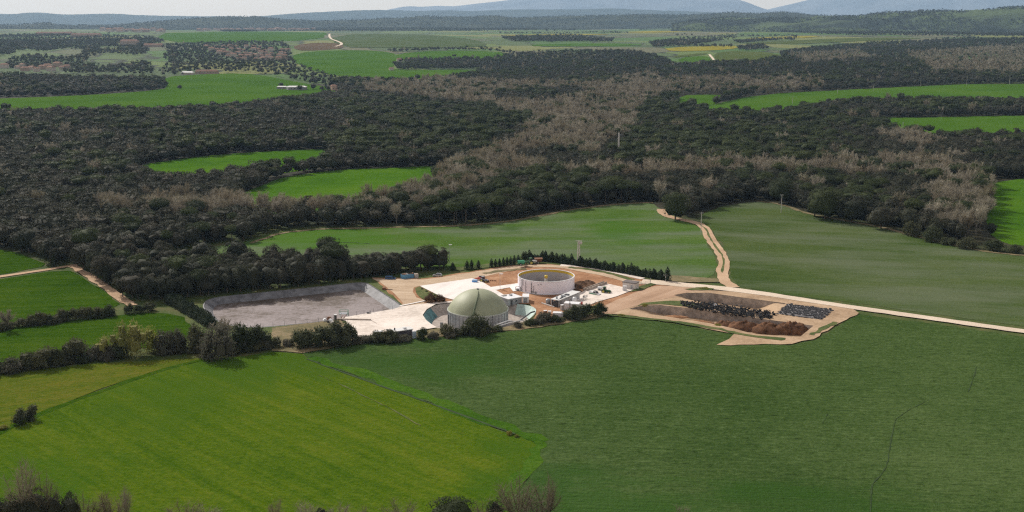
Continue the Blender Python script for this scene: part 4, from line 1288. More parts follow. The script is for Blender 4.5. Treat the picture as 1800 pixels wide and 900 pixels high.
# mixer platform and pumps on the lagoon edge
q = G(604, 553, 0)
mx = thing('mixer_platform', 'small green steel platform at the lagoon edge', 'platform', q)
bb = MB()
for x in (-1.6, 1.6):
    for y in (-.8, 1.6):
        bb.cyl((x, y, -2 if y > 0 else 0), (x, y, 1.5), .09, n=5)
for x in (-1.6, 1.6):
    bb.cyl((x, -.8, 1.5), (x, 1.6, 1.5), .07, n=5)
for y in (-.8, 1.6):
    bb.cyl((-1.6, y, 1.5), (1.6, y, 1.5), .07, n=5)
bb.build('rail', GREENM, mx)
MB().box(-1.6, 1.6, -.8, 1.6, .35, .45).build('deck', GREYM, mx)
MB().cyl((.6, .9, .4), (1.2, 3.0, -2.3), .10, n=6).build('mixer_shaft', DARKM, mx)
q = G(648, 552.5, 0)
mx = thing('slurry_pump', 'small dark pump set beside the lagoon fence', 'pump', q)
MB().box(-.9, .9, -.5, .5, 0, .25).build('base_frame', RUST, mx)
MB().cyl((-.7, 0, .55), (.3, 0, .55), .32, n=10).build('motor', DARKM, mx)
MB().cyl((.6, 0, .2), (.6, 0, 1.5), .14, n=8).build('outlet_pipe', DARKM, mx)
q = G(590, 566, 0)
mx = thing('control_post', 'dark square pillar with white cap beside the lagoon', 'pillar', q)
MB().box(-.42, .42, -.42, .42, 0, 2.7).build('shaft', DARKM, mx)
MB().box(-.5, .5, -.5, .5, 2.7, 2.95, .05).build('cap', WHITE, mx)
rg = random.Random(5)
for k, (uu, vv, mt, lb) in enumerate([(571, 565, WHITE, 'white sack leaning in the clutter by the lagoon'), (577, 568, DARKM, 'dark drum in the clutter by the lagoon'), (582, 566, WHITE, 'white folded sheet in the clutter by the lagoon'), (579, 562, RUST, 'rusty crate behind the drum by the lagoon'), (585, 570, CONC, 'grey concrete block in front of square pillar')]):
    q = G(uu, vv, 0)
    o = MB()
    if k == 1:
        o.cyl((0, 0, 0), (0, 0, 1.1), .42, n=12).cyl((0, 0, .35), (0, 0, .42), .45, n=12).cyl((0, 0, .72), (0, 0, .79), .45, n=12)
    else:
        o.box(-.9, .9, -.5, .6, 0, .8, .18).box(-.5, .7, -.3, .4, .8, 1.15, .12)
    o = tag(o.build(['sack', 'drum', 'folded_sheet', 'crate', 'concrete_block'][k], mt), lb, ['sack', 'drum', 'sheet', 'crate', 'block'][k])
    o.location = q; o.rotation_euler.z = rg.uniform(0, 3)
b = MB()
pts = [G(593, 563, 0), G(652, 564.3, 0), G(662, 570.3, 0)]
o0 = pts[0].copy()
for i, (a, c) in enumerate(zip(pts[:-1], pts[1:])):
    d = (c - a).normalized(); nn_ = Vector((-d.y, d.x, 0)) * (.28 if i == 0 else .15)
    h = .75 if i == 0 else .4
    b.add([a - nn_ - o0, c - nn_ - o0, c + nn_ - o0, a + nn_ - o0] + [w_ + Vector((0, 0, h)) - o0 for w_ in (a - nn_, c - nn_, c + nn_, a + nn_)], [(0, 3, 2, 1), (4, 5, 6, 7), (0, 1, 5, 4), (1, 2, 6, 5), (2, 3, 7, 6), (3, 0, 4, 7)])
o = tag(b.build('low_wall', CONCD), 'long low brown wall across the pale yard', 'wall'); o.location = o0
for k, (a, c) in enumerate([((598, 561), (603, 554)), ((602, 561), (608, 554))]):
    A_, C_ = G(*a, .5), G(*c, .5)
    o = tag(MB().cyl((0, 0, 0), C_ - A_, .13, n=6).build('pipe', RUST), ['rusty pipe from low wall to lagoon, the left one of two', 'rusty pipe from low wall to lagoon, the right one of two'][k], 'pipe'); o.location = A_

# ------------------------------------------------------------------ domed digester in its pit
pr = thing('tank_pit', 'sunken gravel pit round the domed digester tank', 'pit')
pinn, V, Fc = pit(pit_rim, 3.4, 3.2, .08)
b = MB(); b.add(V, Fc); b.build('bank', GRAVEL, pr, True)
fill('pit_floor', inset(pinn, -.4), -3.25, GRAVEL, pr)

def drape(name, mat, i0, i1, t0, t1, label, off=.07, side=0):
    """A sheet lying on the bank of the pit between rim points i0 and i1."""
    n = len(pit_rim)
    b = MB()
    idx = list(range(i0, i1 + 1))
    vs = []
    for j, i in enumerate(idx):
        a = Vector((*pit_rim[i % n], .10)); c = Vector((*pinn[i % n], -3.4))
        dd = c - a
        for t in (t0, (t0 + t1) / 2, t1):
            w_ = .06 * math.sin(j * 1.7 + t * 5)
            vs.append(a + dd * t + Vector((0, 0, off + abs(w_))))
    fs = [(j * 3 + k, j * 3 + k + 1, j * 3 + k + 4, j * 3 + k + 3) for j in range(len(idx) - 1) for k in range(2)]
    b.add(vs, fs)
    o = b.build(name, mat)
    md = o.modifiers.new('thick', 'SOLIDIFY'); md.thickness = .06
    return tag(o, label, 'sheet')
def rim_i(u, v):
    g = G(u, v, 0)
    return int(np.argmin([(x - g.x) ** 2 + (y - g.y) ** 2 for x, y in pit_rim]))
def span(a, c):
    n = len(pit_rim)
    i, j = rim_i(*a), rim_i(*c)
    if (j - i) % n > (i - j) % n: i, j = j, i
    return i, i + (j - i) % n
i, j = span((755, 541), (752, 567))
drape('pond_sheet', TEAL, i, j, .04, .98, 'teal plastic sheet on the left bank of the pit')
i, j = span((906, 536), (934, 558))
drape('pond_sheet', MINT, i, j, -.02, .98, 'pale green plastic sheet on the right bank of the pit')

DC = G(840, 542, 2.4)
DR = 11.5
dg_ = thing('digester_tank', 'grey round tank under a big olive green dome', 'tank', (DC.x, DC.y, -3.25))
H0 = 2.4 + 3.25
b = MB(); b.lathe([(DR, 0), (DR, H0 - .35)], 96)
nw = len(b.v)
b.build('wall', paint('clad_grey', (.36, .375, .385), .45, .12, .25, .5), dg_, True)
rb = MB()
for k in range(40):
    a = 2 * math.pi * k / 40
    M = Matrix.Rotation(a, 4, 'Z')
    q0 = len(rb.v); rb.box(DR - .02, DR + .13, -.09, .09, 0, H0 - .4); rb.xf(M, q0)
o = rb.build('wall_rib', GREYM, dg_); o['kind'] = 'stuff'
MB().lathe([(DR - .1, H0 - .38), (DR + .24, H0 - .38), (DR + .24, H0 - .02), (DR - .1, H0 - .02)], 96, True).build('clamp_ring', paint('ring_grey', (.45, .48, .44), .5), dg_)
prof = []
DH = 7.5
Rs = (DR ** 2 + DH ** 2) / (2 * DH)
for k in range(25):
    rr = DR * (1 - k / 24) + .02
    z = math.sqrt(max(Rs ** 2 - rr ** 2, 0)) - (Rs - DH)
    z = z
    prof.append((rr, H0 + z))
MB().lathe(prof, 128).build('gas_dome', MEMB, dg_, True)
# the raised flap running from the top down the front
def dome_z(rr):
    z = math.sqrt(max(Rs ** 2 - rr ** 2, 0)) - (Rs - DH)
    return H0 + z
b = MB(); vs = []
for k in range(31):
    t = k / 30
    rr = 1.2 + (DR - 1.2) * t
    a = R(-90 - 3 + 6 * (1 - t) * 2.2 - 4 * t)
    wd = (.08 + .50 * t ** 1.2)
    cx, cy = rr * math.cos(a), rr * math.sin(a)
    tx, ty = -math.sin(a), math.cos(a)
    z = dome_z(rr)
    hgt = .25 + .55 * t
    nx, ny, nz_ = math.cos(a) * .6, math.sin(a) * .6, .8
    vs += [(cx - tx * wd, cy - ty * wd, z - .05), (cx + nx * hgt - tx * .1, cy + ny * hgt - ty * .1, z + nz_ * hgt), (cx + tx * wd * .8, cy + ty * wd * .8, z - .05)]
fs = [(k * 3 + i, k * 3 + i + 1, k * 3 + 4 + i, k * 3 + 3 + i) for k in range(30) for i in range(2)]
b.add(vs, fs).build('dome_fold', paint('membrane_dark', (.11, .14, .085), .55), dg_)
MB().cyl((0, 0, H0 + DH - .05), (0, 0, H0 + DH + .35), .4, n=12).build('vent_cap', DARKM, dg_)
for k, a in enumerate((200, 255, 262, 300)):
    M = Matrix.Rotation(R(a), 4, 'Z')
    b = MB().cyl((DR + .35, 0, 0), (DR + .35, 0, H0 - (.3 if k % 2 else 1.6)), .11, n=6).cyl((DR + .35, 0, H0 - (.3 if k % 2 else 1.6)), (DR - .2, 0, H0 - (.3 if k % 2 else 1.6)), .11, n=6)
    b.xf(M); b.build('standpipe', DARKM, dg_)
# heating pipes crossing the pit at the right
for k, (pts, lb) in enumerate([([(869, 572), (894, 563.5), (899, 563.5)], 'upper white pipe bridge beside the domed tank'), ([(870, 575), (897, 567), (920, 563)], 'lower white pipe bridge beside the domed tank')]):
    q = [G(a, c, .9 if k == 0 else .7) for a, c in pts]
    t = thing('pipe_bridge', lb, 'pipe', (q[0].x, q[0].y, 0))
    MB().path([w_ - Vector((q[0].x, q[0].y, 0)) for w_ in q], .17, 8).build('pipe', WHITE, t)
    bb = MB()
    for w_ in q:
        bb.cyl((w_.x - q[0].x, w_.y - q[0].y, 0), (w_.x - q[0].x, w_.y - q[0].y, w_.z), .1, n=6)
    bb.build('support', GREYM, t)
q = [G(912, 565, .5), G(933, 549.5, .5), G(940, 547.5, .5)]
o = tag(MB().path([w_ - q[0] for w_ in q], .3, 8).build('duct', DARKM), 'dark duct climbing the pale green sheet', 'duct'); o.location = q[0]
q = G(776.5, 576, 0)
t = thing('control_cabinet', 'dark cabinet at the left foot of domed tank', 'cabinet', q)
MB().box(-.55, .55, -.4, .4, 0, 1.9, .04).build('body', DARKM, t)
MB().box(-.5, .5, -.43, -.402, .1, 1.8).build('door', GREYM, t)
q = G(883, 538, 0)
o = tag(MB().lathe([(0, 0), (1.0, .1), (1.25, .8), (.9, 1.6), (.3, 1.95), (0, 2.0)], 14).build('white_bag', WHITE, None, True), 'bright white covered heap behind the dome edge', 'covered heap'); o.location = G(888, 533, 0)

# ------------------------------------------------------------------ open round tank
TC = G(960, 485, 5.4)
TRd, TH = 11.9, 5.4
tk = thing('round_tank', 'open white and lilac round tank with yellow inner rim', 'tank', (TC.x, TC.y, .15))
MB().lathe([(TRd - .28, .1), (TRd - .28, TH - 1.05)], 96).build('inner_wall', TGREY, tk, True)
MB().lathe([(TRd - .27, TH - 1.05), (TRd - .27, TH)], 96).build('yellow_band', YELLOW, tk, True)
MB().lathe([(TRd, -.1), (TRd, TH)], 96).build('outer_wall', LILAC, tk, True)
MB().lathe([(TRd - .30, TH - .02), (TRd + .08, TH - .02), (TRd + .08, TH + .14), (TRd - .30, TH + .14)], 96, True).build('rim', WHITE, tk)
MB().lathe([(0, .05), (TRd - .2, .05)], 64).build('tank_floor', TGREY, tk)
col_ = MB().cyl((0, 0, .05), (0, 0, TH - 1.1), .62, n=20).build('column', CONC, tk, True)
MB().cyl((0, 0, TH - 1.1), (0, 0, TH + .1), .66, n=20).build('column_head', YELLOW, col_, True)
MB().lathe([(TRd + .02, -.12), (TRd + .55, -.12), (TRd + .55, .18), (TRd + .02, .18)], 96, True).build('footing', CONC, tk)
for a, h0, h1, r in ((212, .1, 5.3, .10), (216, 2.9, 5.4, .09), (224, .6, 4.9, .08), (238, .1, 4.9, .12), (243, 1.4, 3.4, .06)):
    M = Matrix.Rotation(R(a), 4, 'Z')
    b = MB().cyl((TRd + .25, 0, h0), (TRd + .25, 0, h1), r, n=6); b.xf(M); b.build('pipe', DARKM, tk)
for a, z, r in ((241, .9, .5), (247, .8, .48), (252, 4.2, .2), (258, 4.4, .22)):
    M = Matrix.Rotation(R(a), 4, 'Z')
    b = MB().cyl((TRd - .05, 0, z), (TRd + .16, 0, z), r, n=14).cyl((TRd + .16, 0, z), (TRd + .24, 0, z), r * .7, n=14); b.xf(M); b.build('manhole', GREYM, tk)
M = Matrix.Rotation(R(206), 4, 'Z')
b = MB()
for s_i in (-.3, .3):
    b.cyl((TRd + .35, s_i, .2), (TRd + .35, s_i, TH + .9), .05, n=5)
for k in range(16):
    b.cyl((TRd + .35, -.3, .4 + k * .35), (TRd + .35, .3, .4 + k * .35), .03, n=4)
b.xf(M); b.build('ladder', GREYM, tk)
b = MB().box(TRd - 1.2, TRd - .4, -1.2, 1.2, .1, 1.2); b.xf(Matrix.Rotation(R(-12), 4, 'Z')); b.build('agitator', DARKM, tk)
MB().cyl((TRd * math.cos(R(-12)) - .8, TRd * math.sin(R(-12)), 1.0), (7.5, .5, .8), .12, n=6).build('agitator_shaft', DARKM, tk)
q = G(911.5, 512, 0)
t = thing('pump_station', 'small grey pump set at the left foot of round tank', 'pump', q)
MB().box(-1.4, 1.4, -.7, .7, 0, .25).build('base', CONC, t)
MB().cyl((-1.0, 0, .8), (.3, 0, .8), .42, n=10).build('motor', GREYM, t)
MB().cyl((.8, 0, .2), (.8, 0, 2.1), .3, n=10).build('vessel', WHITE, t)
MB().path([(-1.2, .4, .3), (-1.2, .4, 1.8), (1.2, .6, 1.8)], .12).build('pipework', DARKM, t)

# ------------------------------------------------------------------ containers and small buildings
def box_house(name, label, cat, line, D, H, wm, rm, over=.12, rt=.22, door=None, win=(), rooftop=()):
    a, rz, L = frame(*line)
    t = thing(name, label, cat, a, rz)
    MB().box(0, L, 0, D, 0, H).build('wall', wm, t)
    r_ = MB().box(-over, L + over, -over, D + over, H + .003, H + rt, .03).build('roof', rm, t)
    if door:
        dx, dw, dh, dm = door
        d_ = MB().box(dx, dx + dw, -.05, -.003, .05, dh).build('door', dm, t)
        MB().box(dx + dw - .2, dx + dw - .12, -.11, -.052, .9, 1.1).build('handle', DARKM, d_)
    for x, z, w_, h in win:
        f_ = MB().box(x, x + w_, -.05, -.003, z, z + h).build('window', WHITE, t)
        MB().box(x + .08, x + w_ - .08, -.062, -.052, z + .08, z + h - .08).build('pane', GLASS, f_)
    for (x0, x1, y0, y1, h, nm, mm) in rooftop:
        MB().box(x0, x1, y0, y1, H + rt + .002, H + rt + h, .04).build(nm, mm, r_)
    return t, L
t, L = box_house('technical_container', 'white roofed technical building between dome and round tank', 'building', (893, 537.5, 917.5, 533.2), 6.2, 2.55, GREYM, WHITE, door=(1.2, .95, 2.05, DARKM), win=((3.4, 1.0, 1.2, .8),), rooftop=((3.6, 4.6, 3.6, 4.6, .5, 'roof_vent', GREYM), (.6, 2.6, 4.6, 5.6, .35, 'roof_unit', CONC)))
for k in range(8):
    x = .3 + k * (L - .6) / 7
    MB().box(x - .03, x + .03, -.03, -.002, .1, 2.5).build('cladding_rib', WHITE, t) if k in (0, 7) else None
t, L = box_house('storage_container', 'small white container at the end of the technical building', 'container', (918.3, 533.3, 929.5, 533.4), 5.2, 2.6, WHITE, WHITE, .06, .14, door=(.5, 1.4, 2.2, GREYM))

a, rz, L = frame(981.5, 541.5, 1019, 526)
t = thing('engine_container', 'long grey engine container under a pale roof with open bays', 'container', a, rz)
MB().box(3.2, L, .0, 2.8, .15, 2.7).build('wall', GREYM, t)
MB().box(-.1, L + .15, -.35, 3.6, 3.0, 3.2, .05).build('roof', PALEROOF, t)
for x in (.1, 1.6, 3.0):
    for y in (-.2, 3.3):
        MB().cyl((x, y, 0), (x, y, 3.0), .1, n=8).build('column', WHITE, t)
for x in (6.5, 10.5, L - .2):
    MB().cyl((x, 3.3, 0), (x, 3.3, 3.0), .1, n=8).build('column', WHITE, t)
MB().box(.3, 2.9, .5, 2.8, .1, 2.2).build('engine_block', DARKM, t)
MB().cyl((1.4, 1.6, 3.2), (1.4, 1.6, 4.3), .35, n=12).build('exhaust_stack', GREYM, t)
MB().cyl((2.2, .6, 3.22), (4.8, .9, 3.5), .25, n=8).build('silencer', DARKM, t)
MB().box(5.4, 6.6, .6, 2.2, 3.2, 3.8).build('cooler', GREYM, t)
MB().box(8.2, 9.6, .6, 2.2, 3.2, 3.6).build('cooler', DARKM, t)
for x in (4.6, 8.2, 11.4):
    if x + .9 < L: MB().box(x, x + .9, -.05, -.003, .3, 2.3).build('door', CONC, t)
t, L = box_house('white_container', 'white box container in front of the engine container', 'container', (991, 546, 1017, 548), 3.4, 2.9, WHITE, WHITE, .05, .14, door=(4.0, .9, 2.0, GREYM))
q = G(1011, 530.5, 2.9)
t = thing('buffer_tank', 'white round buffer tank between the two containers', 'tank', (q.x, q.y + 3.2, 0))
MB().lathe([(0, 0), (.85, 0), (.85, 3.6), (.6, 3.95), (0, 4.05)], 20).build('shell', WHITE, t, True)
MB().cyl((0, 0, 4.0), (0, 0, 4.35), .16, n=8).build('cap', GREYM, t)
q = G(963.5, 535, 0)
t = thing('steel_tank', 'grey upright tank at the left end of engine container', 'tank', q)
MB().lathe([(0, 0), (.95, 0), (.95, 2.0), (.7, 2.25), (0, 2.3)], 18).build('shell', GREYM, t, True)
MB().box(1.1, 2.3, -.6, .6, 0, 1.9).build('burner_box', DARKM, t)
a, rz, L = frame(952, 534, 974, 541)
t = thing('concrete_plinth', 'low pale concrete plinth before the engine bays', 'plinth', a, rz)
MB().box(0, L, -.3, .3, 0, .5, .03).build('base', CONC, t)
a, rz, L = frame(971.5, 558.5, 992, 559.5)
t = thing('pallet_stack', 'low white and lilac block wall above the front field', 'low wall', a, rz)
MB().box(0, L, 0, 2.2, 0, 1.7).build('wall', LILAC, t)
MB().box(-.05, L * .75, -.05, 2.3, 1.703, 1.95, .04).build('cover', WHITE, t)
for k, (uu, vv, h, mt, lb, cat_, nm) in enumerate([(966, 553, 1.3, CONC, 'grey bin with white lid near the block wall', 'bin', 'waste_bin'), (958.5, 551, 1.1, RUST, 'rusty bin left of the white lidded bin', 'bin', 'waste_bin'), (988, 546, 2.2, CONC, 'slim grey cabinet left of the white box container', 'cabinet', 'control_cabinet')]):
    q = G(uu, vv, 0)
    t = thing(nm, lb, cat_, q, .3 * k)
    MB().box(-.6, .6, -.5, .5, 0, h, .05).build('body', mt, t)
    MB().box(-.66, .66, -.56, .56, h + .002, h + .14, .05).build('lid', WHITE, t)
q = G(1001.5, 550, 0)
t = thing('utility_pole', 'short brown wooden pole before the white box container', 'utility pole', q)
MB().cyl((0, 0, -.3), (0, 0, 5.4), .17, .13, n=8).build('shaft', WOOD, t)
MB().box(-.25, .25, -.3, -.14, 3.2, 4.0).build('meter_box', GREYM, t)
for k, (uu, vv) in enumerate([(1025.5, 528.5), (1028, 527.5), (1031.5, 527.5)]):
    q = G(uu, vv, 0)
    t = thing('steel_post', ['dark post left of the post pair by the pickup yard', 'dark middle post of three by the pickup yard', 'dark post nearest the pickup, one of three'][k], 'post', q)
    MB().cyl((0, 0, 0), (0, 0, 2.3), .09, n=6).build('shaft', DARKM, t)
    MB().box(-.3, .3, -.06, .06, 1.5, 1.9).build('plate', GREYM, t)
q = G(1022, 536.5, 0)
t = thing('fire_cabinet', 'small red cabinet behind the white box container', 'cabinet', q)
MB().box(-.5, .5, -.4, .4, 0, 1.3, .05).build('body', RED, t)
MB().box(-.45, .45, -.44, -.402, .2, 1.2).build('door', RED, t)
a, rz, L = frame(1015, 531, 1030, 526.5)
t = thing('gas_pipe', 'white horizontal pipe on short legs behind red cabinet', 'pipe', a, rz)
MB().cyl((0, 0, 1.0), (L, 0, 1.0), .18, n=8).build('pipe', WHITE, t)
for x in (.4, L - .4):
    MB().cyl((x, 0, 0), (x, 0, 1.0), .08, n=6).build('leg', GREYM, t)

t, L = box_house('meter_kiosk', 'small white kiosk with flat dark roof by the gate', 'building', (1094.3, 507.4, 1116.6, 510.2), 3.8, 2.75, plain('kiosk_render', (.60, .555, .53), .8, .2, .08, .8), ROOFB, .25, .3, door=(3.6, .9, 2.0, GREYM))
MB().box(-.035, -.003, .6, 2.2, 1.5, 2.4).build('window', BROWNP, t)
q = G(1098, 512, 0)
t = thing('electric_cabinet', 'pale grey cabinet standing before the white kiosk', 'cabinet', q, R(-12))
MB().box(-.85, .85, -.5, .5, 0, 2.3, .04).build('body', WHITE, t)
for x in (-.8, .03):
    MB().box(x, x + .77, -.54, -.502, .15, 2.15).build('door', paint('cab_grey', (.6, .6, .62), .5), t)
q = G(1119, 508.5, 0)
t = thing('water_trough', 'little white trough beside the kiosk', 'trough', q)
MB().box(-.9, .9, -.4, .4, 0, .6, .06).build('body', WHITE, t)
a, rz, L = frame(1119, 505.5, 1143, 500.5)
t = thing('wire_gate', 'wire mesh gate and fence beside the white kiosk', 'gate', a, rz)
b = MB()
nP = int(L / 2.4)
for k in range(nP + 1):
    x = L * k / nP
    MB().cyl((x, 0, 0), (x, 0, 2.2 if k < nP else 2.9), .06 if k < nP else .13, n=6).build('post', GREYM, t)
for h in np.arange(.2, 2.1, .3):
    b.cyl((0, 0, h), (L, 0, h), .02, n=4)
for x in np.arange(0, L, .45):
    b.cyl((x, 0, .2), (x, 0, 2.0), .015, n=4)
b.build('mesh_panel', GREYM, t)

# long low building in the bushes at the lower yard
t, L = box_house('feed_shed', 'long low shed with dark front wall and pale roof', 'shed', (686.5, 598, 725.5, 592), 3.2, 2.8, paint('shed_dark', (.085, .075, .085), .7, .2), PALEROOF, .25, .2, door=(1.0, 1.6, 2.0, DARKM), rooftop=((5.5, 6.6, .8, 1.8, .6, 'roof_vent', WHITE), (2.0, 2.4, 1.0, 1.4, .9, 'roof_pipe', DARKM)))
q = G(728.5, 594.5, 0)
t = thing('white_cabinet', 'tall white cabinet at the right end of long shed', 'cabinet', q, .1)
MB().box(-.75, .75, -.5, .5, 0, 2.7, .05).build('body', WHITE, t)
MB().box(-.65, .65, -.54, -.502, .2, 2.5).build('door', paint('cab_blue', (.42, .52, .62), .5), t)
q = G(714, 582, 0)
o = tag(MB().lathe([(0, 0), (.7, .05), (.8, .8), (.5, 1.1), (0, 1.2)], 14).build('water_tank', WHITE, None, True), 'round white tank behind the long shed roof', 'tank'); o.location = q

# ------------------------------------------------------------------ vehicles
def wheel(x, y, r, w_, parent, side, tyre=TYRE, rim=RIM, lug=False):
    t = MB().cyl((x, y - w_ / 2, r), (x, y + w_ / 2, r), r, n=18).build('wheel', tyre, parent)
    yo = y + side * (w_ / 2 + .012)
    MB().cyl((x, yo - .01, r), (x, yo + .01, r), r * .62, n=14).build('rim', rim, t)
    return t

def car(name, label, cat, px, rz, paint_, L=4.3, W=1.78, H=1.5, style='hatch', flank=None):
    t = thing(name, label, cat, px, rz)
    h = L / 2
    lower = [(-h, .35), (-h + .05, .78), (-h + .5, .92), (h - 1.15, .90), (h - .25, .78), (h, .6), (h, .35), (h - .4, .25), (-h + .35, .25)]
    MB().side(lower, -W / 2, W / 2, .06, .06).build('body', paint_, t)
    if style == 'hatch':
        cab = [(-h + .08, .90), (-h + .55, H), (.35, H), (1.1, .90)]
    elif style == 'van':
        cab = [(-h + .04, .90), (-h + .12, H), (.75, H), (1.45, .92)]
    else:
        cab = [(-.55, .9), (-.35, H), (.75, H), (1.35, .9)]
    MB().side(cab, -W / 2 + .06, W / 2 - .06, .18, .18).build('roof', paint_, t)
    zt = H - .10
    k0, k3 = cab[0], cab[3]
    for s in (-1, 1):
        y0 = s * (W / 2 - .06)
        ya = lambda z: s * (W / 2 - .06 - .18 * (z - .9) / (H - .9) + .012)
        P = [(cab[0][0] + .22, 1.0), (cab[1][0] + .15, zt), (cab[2][0] - .06, zt), (cab[3][0] - .22, 1.0)]
        if style == 'van' and flank is None: P[0] = (-.2, 1.0); P[1] = (-.2, zt)
        MB().add([(x, ya(z), z) for x, z in P], [(0, 1, 2, 3) if s < 0 else (3, 2, 1, 0)]).build('side_window', GLASS, t)
    x2, x3 = cab[2], cab[3]
    MB().add([(x2[0] + .05, -W / 2 + .26, zt + .03), (x2[0] + .05, W / 2 - .26, zt + .03), (x3[0] - .02, W / 2 - .12, .99), (x3[0] - .02, -W / 2 + .12, .99)], [(0, 1, 2, 3)]).build('windscreen', GLASS, t)
    for s in (-1, 1):
        MB().box(h - .12, h + .01, s * (W / 2 - .32) - .16, s * (W / 2 - .32) + .16, .58, .72, .03).build('headlight', WHITE, t)
        for x in (-h + .8, h - .85):
            wheel(x, s * (W / 2 - .09), .32, .2, t, s)
    MB().box(h - .02, h + .06, -W / 2 + .1, W / 2 - .1, .3, .5, .03).build('bumper', DARKM, t)
    if flank:
        for s in (-1, 1):
            MB().box(-h + .3, h - 1.3, s * (W / 2 - .02) - .012, s * (W / 2 - .02) + .012, .45, .80).build('flank_stripe', flank, t)
    return t
car('parked_car', 'dark blue estate car parked before the wood, left of blue skip', 'car', G(686.5, 491.5, 0), R(-4), NAVY, 4.5, 1.8, 1.55, 'van', NAVY)
car('parked_car', 'silver hatchback parked before the wood, right of blue skip', 'car', G(769, 486, 0), R(174), SILVER, 4.1, 1.75, 1.5)
pk = car('pickup_truck', 'white and green pickup on the pale yard beside tractor', 'pickup', G(1045.5, 518.5, 0), R(-38), WHITE, 4.9, 1.9, 1.75, 'pickup', GREENM)
MB().box(-2.4, -.6, -.85, .85, .93, 1.45, .1).build('load_cover', WHITE, pk)
MB().box(-.3, .7, -.5, .5, 1.76, 1.86).build('roof_rack', DARKM, pk)
car('parked_van', 'white van with bluish windscreen half hidden by bushes', 'van', G(669, 592, 0), R(8), WHITE, 4.9, 1.95, 2.2, 'van')

def tractor(name, label, px, rz, pm, cab=True, sc=1.0):
    t = thing(name, label, 'tractor', px, rz)
    t.scale = (sc, sc, sc)
    MB().side([(0, .95), (0, 1.55), (1.6, 1.5), (2.1, 1.3), (2.15, .85), (.4, .75)], -.42, .42, .06, .06).build('bonnet', pm, t)
    MB().box(-1.1, 2.0, -.28, .28, .6, .95).build('chassis', DARKM, t)
    MB().side([(-1.25, 1.05), (-1.2, 1.5), (0, 1.5), (0, 1.0)], -.75, .75).build('cab_floor', pm, t)
    MB().side([(-1.15, 1.51), (-1.0, 2.55), (-.1, 2.55), (.02, 1.51)], -.66, .66, .08, .08).build('cab_glass', GLASS, t)
    MB().box(-1.15, 0, -.72, .72, 2.553, 2.72, .1).build('cab_roof', pm, t)
    for s in (-1, 1):
        w1 = wheel(-.75, s * .95, .85, .48, t, s, rim=paint('hub_yellow', (.5, .42, .1), .5))
        wheel(1.55, s * .85, .55, .34, t, s, rim=paint('hub_yellow', (.5, .42, .1), .5))
        MB().side([(-1.5, 1.45), (-1.2, 1.8), (-.4, 1.8), (.0, 1.45)], s * .95 - .24, s * .95 + .24).build('mudguard', pm, t)
    MB().cyl((1.2, .3, 1.5), (1.2, .3, 2.4), .06, n=6).build('exhaust_pipe', DARKM, t)
    return t
tractor('tractor', 'dark green tractor parked right of the pickup', G(1065, 515.5, 0), R(-25), TGREEN)
q = G(1056, 511.5, 0)
t = thing('spreader', 'white tank spreader hitched behind dark green tractor', 'spreader', q, R(-25))
MB().cyl((-1.2, 0, 1.2), (.6, 0, 1.2), .75, n=14).build('barrel', WHITE, t)
MB().box(-1.3, 1.6, -.3, .3, .45, .6).build('chassis', DARKM, t)
for s in (-1, 1): wheel(-.5, s * .8, .5, .3, t, s)

# machines parked by the conifer hedge and at the corner of the white pad
tractor('tractor', 'dark green tractor by the conifer hedge between green tanker and rusty hopper', G(930, 465, 0), R(190), TGREEN, sc=1.15)
q = G(916, 466.5, 0)
t = thing('slurry_tanker', 'bright green tanker trailer by the conifer hedge', 'trailer', q, R(8))
MB().cyl((-1.6, 0, 1.5), (1.5, 0, 1.5), .95, n=16).build('barrel', GREENM, t)
MB().box(-1.8, 2.8, -.35, .35, .6, .8).build('chassis', DARKM, t)
for s in (-1, 1): wheel(-.3, s * 1.0, .6, .4, t, s)
q = G(946.5, 463, 0)
t = thing('hopper_trailer', 'rusty hopper trailer by the conifer hedge', 'trailer', q, R(5))
b = MB(); b.add([(-1.3, -.7, .9), (1.3, -.7, .9), (1.3, .7, .9), (-1.3, .7, .9), (-1.9, -1.2, 2.5), (1.9, -1.2, 2.5), (1.9, 1.2, 2.5), (-1.9, 1.2, 2.5)], [(0, 3, 2, 1), (0, 1, 5, 4), (1, 2, 6, 5), (2, 3, 7, 6), (3, 0, 4, 7), (4, 5, 6, 7)])
b.build('hopper', RUST, t)
MB().box(-1.5, 2.4, -.3, .3, .6, .85).build('chassis', DARKM, t)
for s in (-1, 1): wheel(-.2, s * .9, .55, .35, t, s)
q = G(938.5, 464.5, 0)
t = thing('seed_drill', 'grey and dark implement beside the rusty hopper', 'implement', q, R(12))
MB().box(-1.4, 1.4, -.6, .6, 1.1, 1.9, .1).build('seed_box', CONC, t)
MB().box(-1.6, 1.6, -.4, .4, .5, .65).build('frame', DARKM, t)
for k in range(6):
    MB().cyl((-1.3 + k * .52, -.5, .5), (-1.3 + k * .52, -.9, 0), .07, n=5).build('tine', DARKM, t)
for s in (-1, 1): wheel(s * 1.2, .3, .45, .25, t, s)

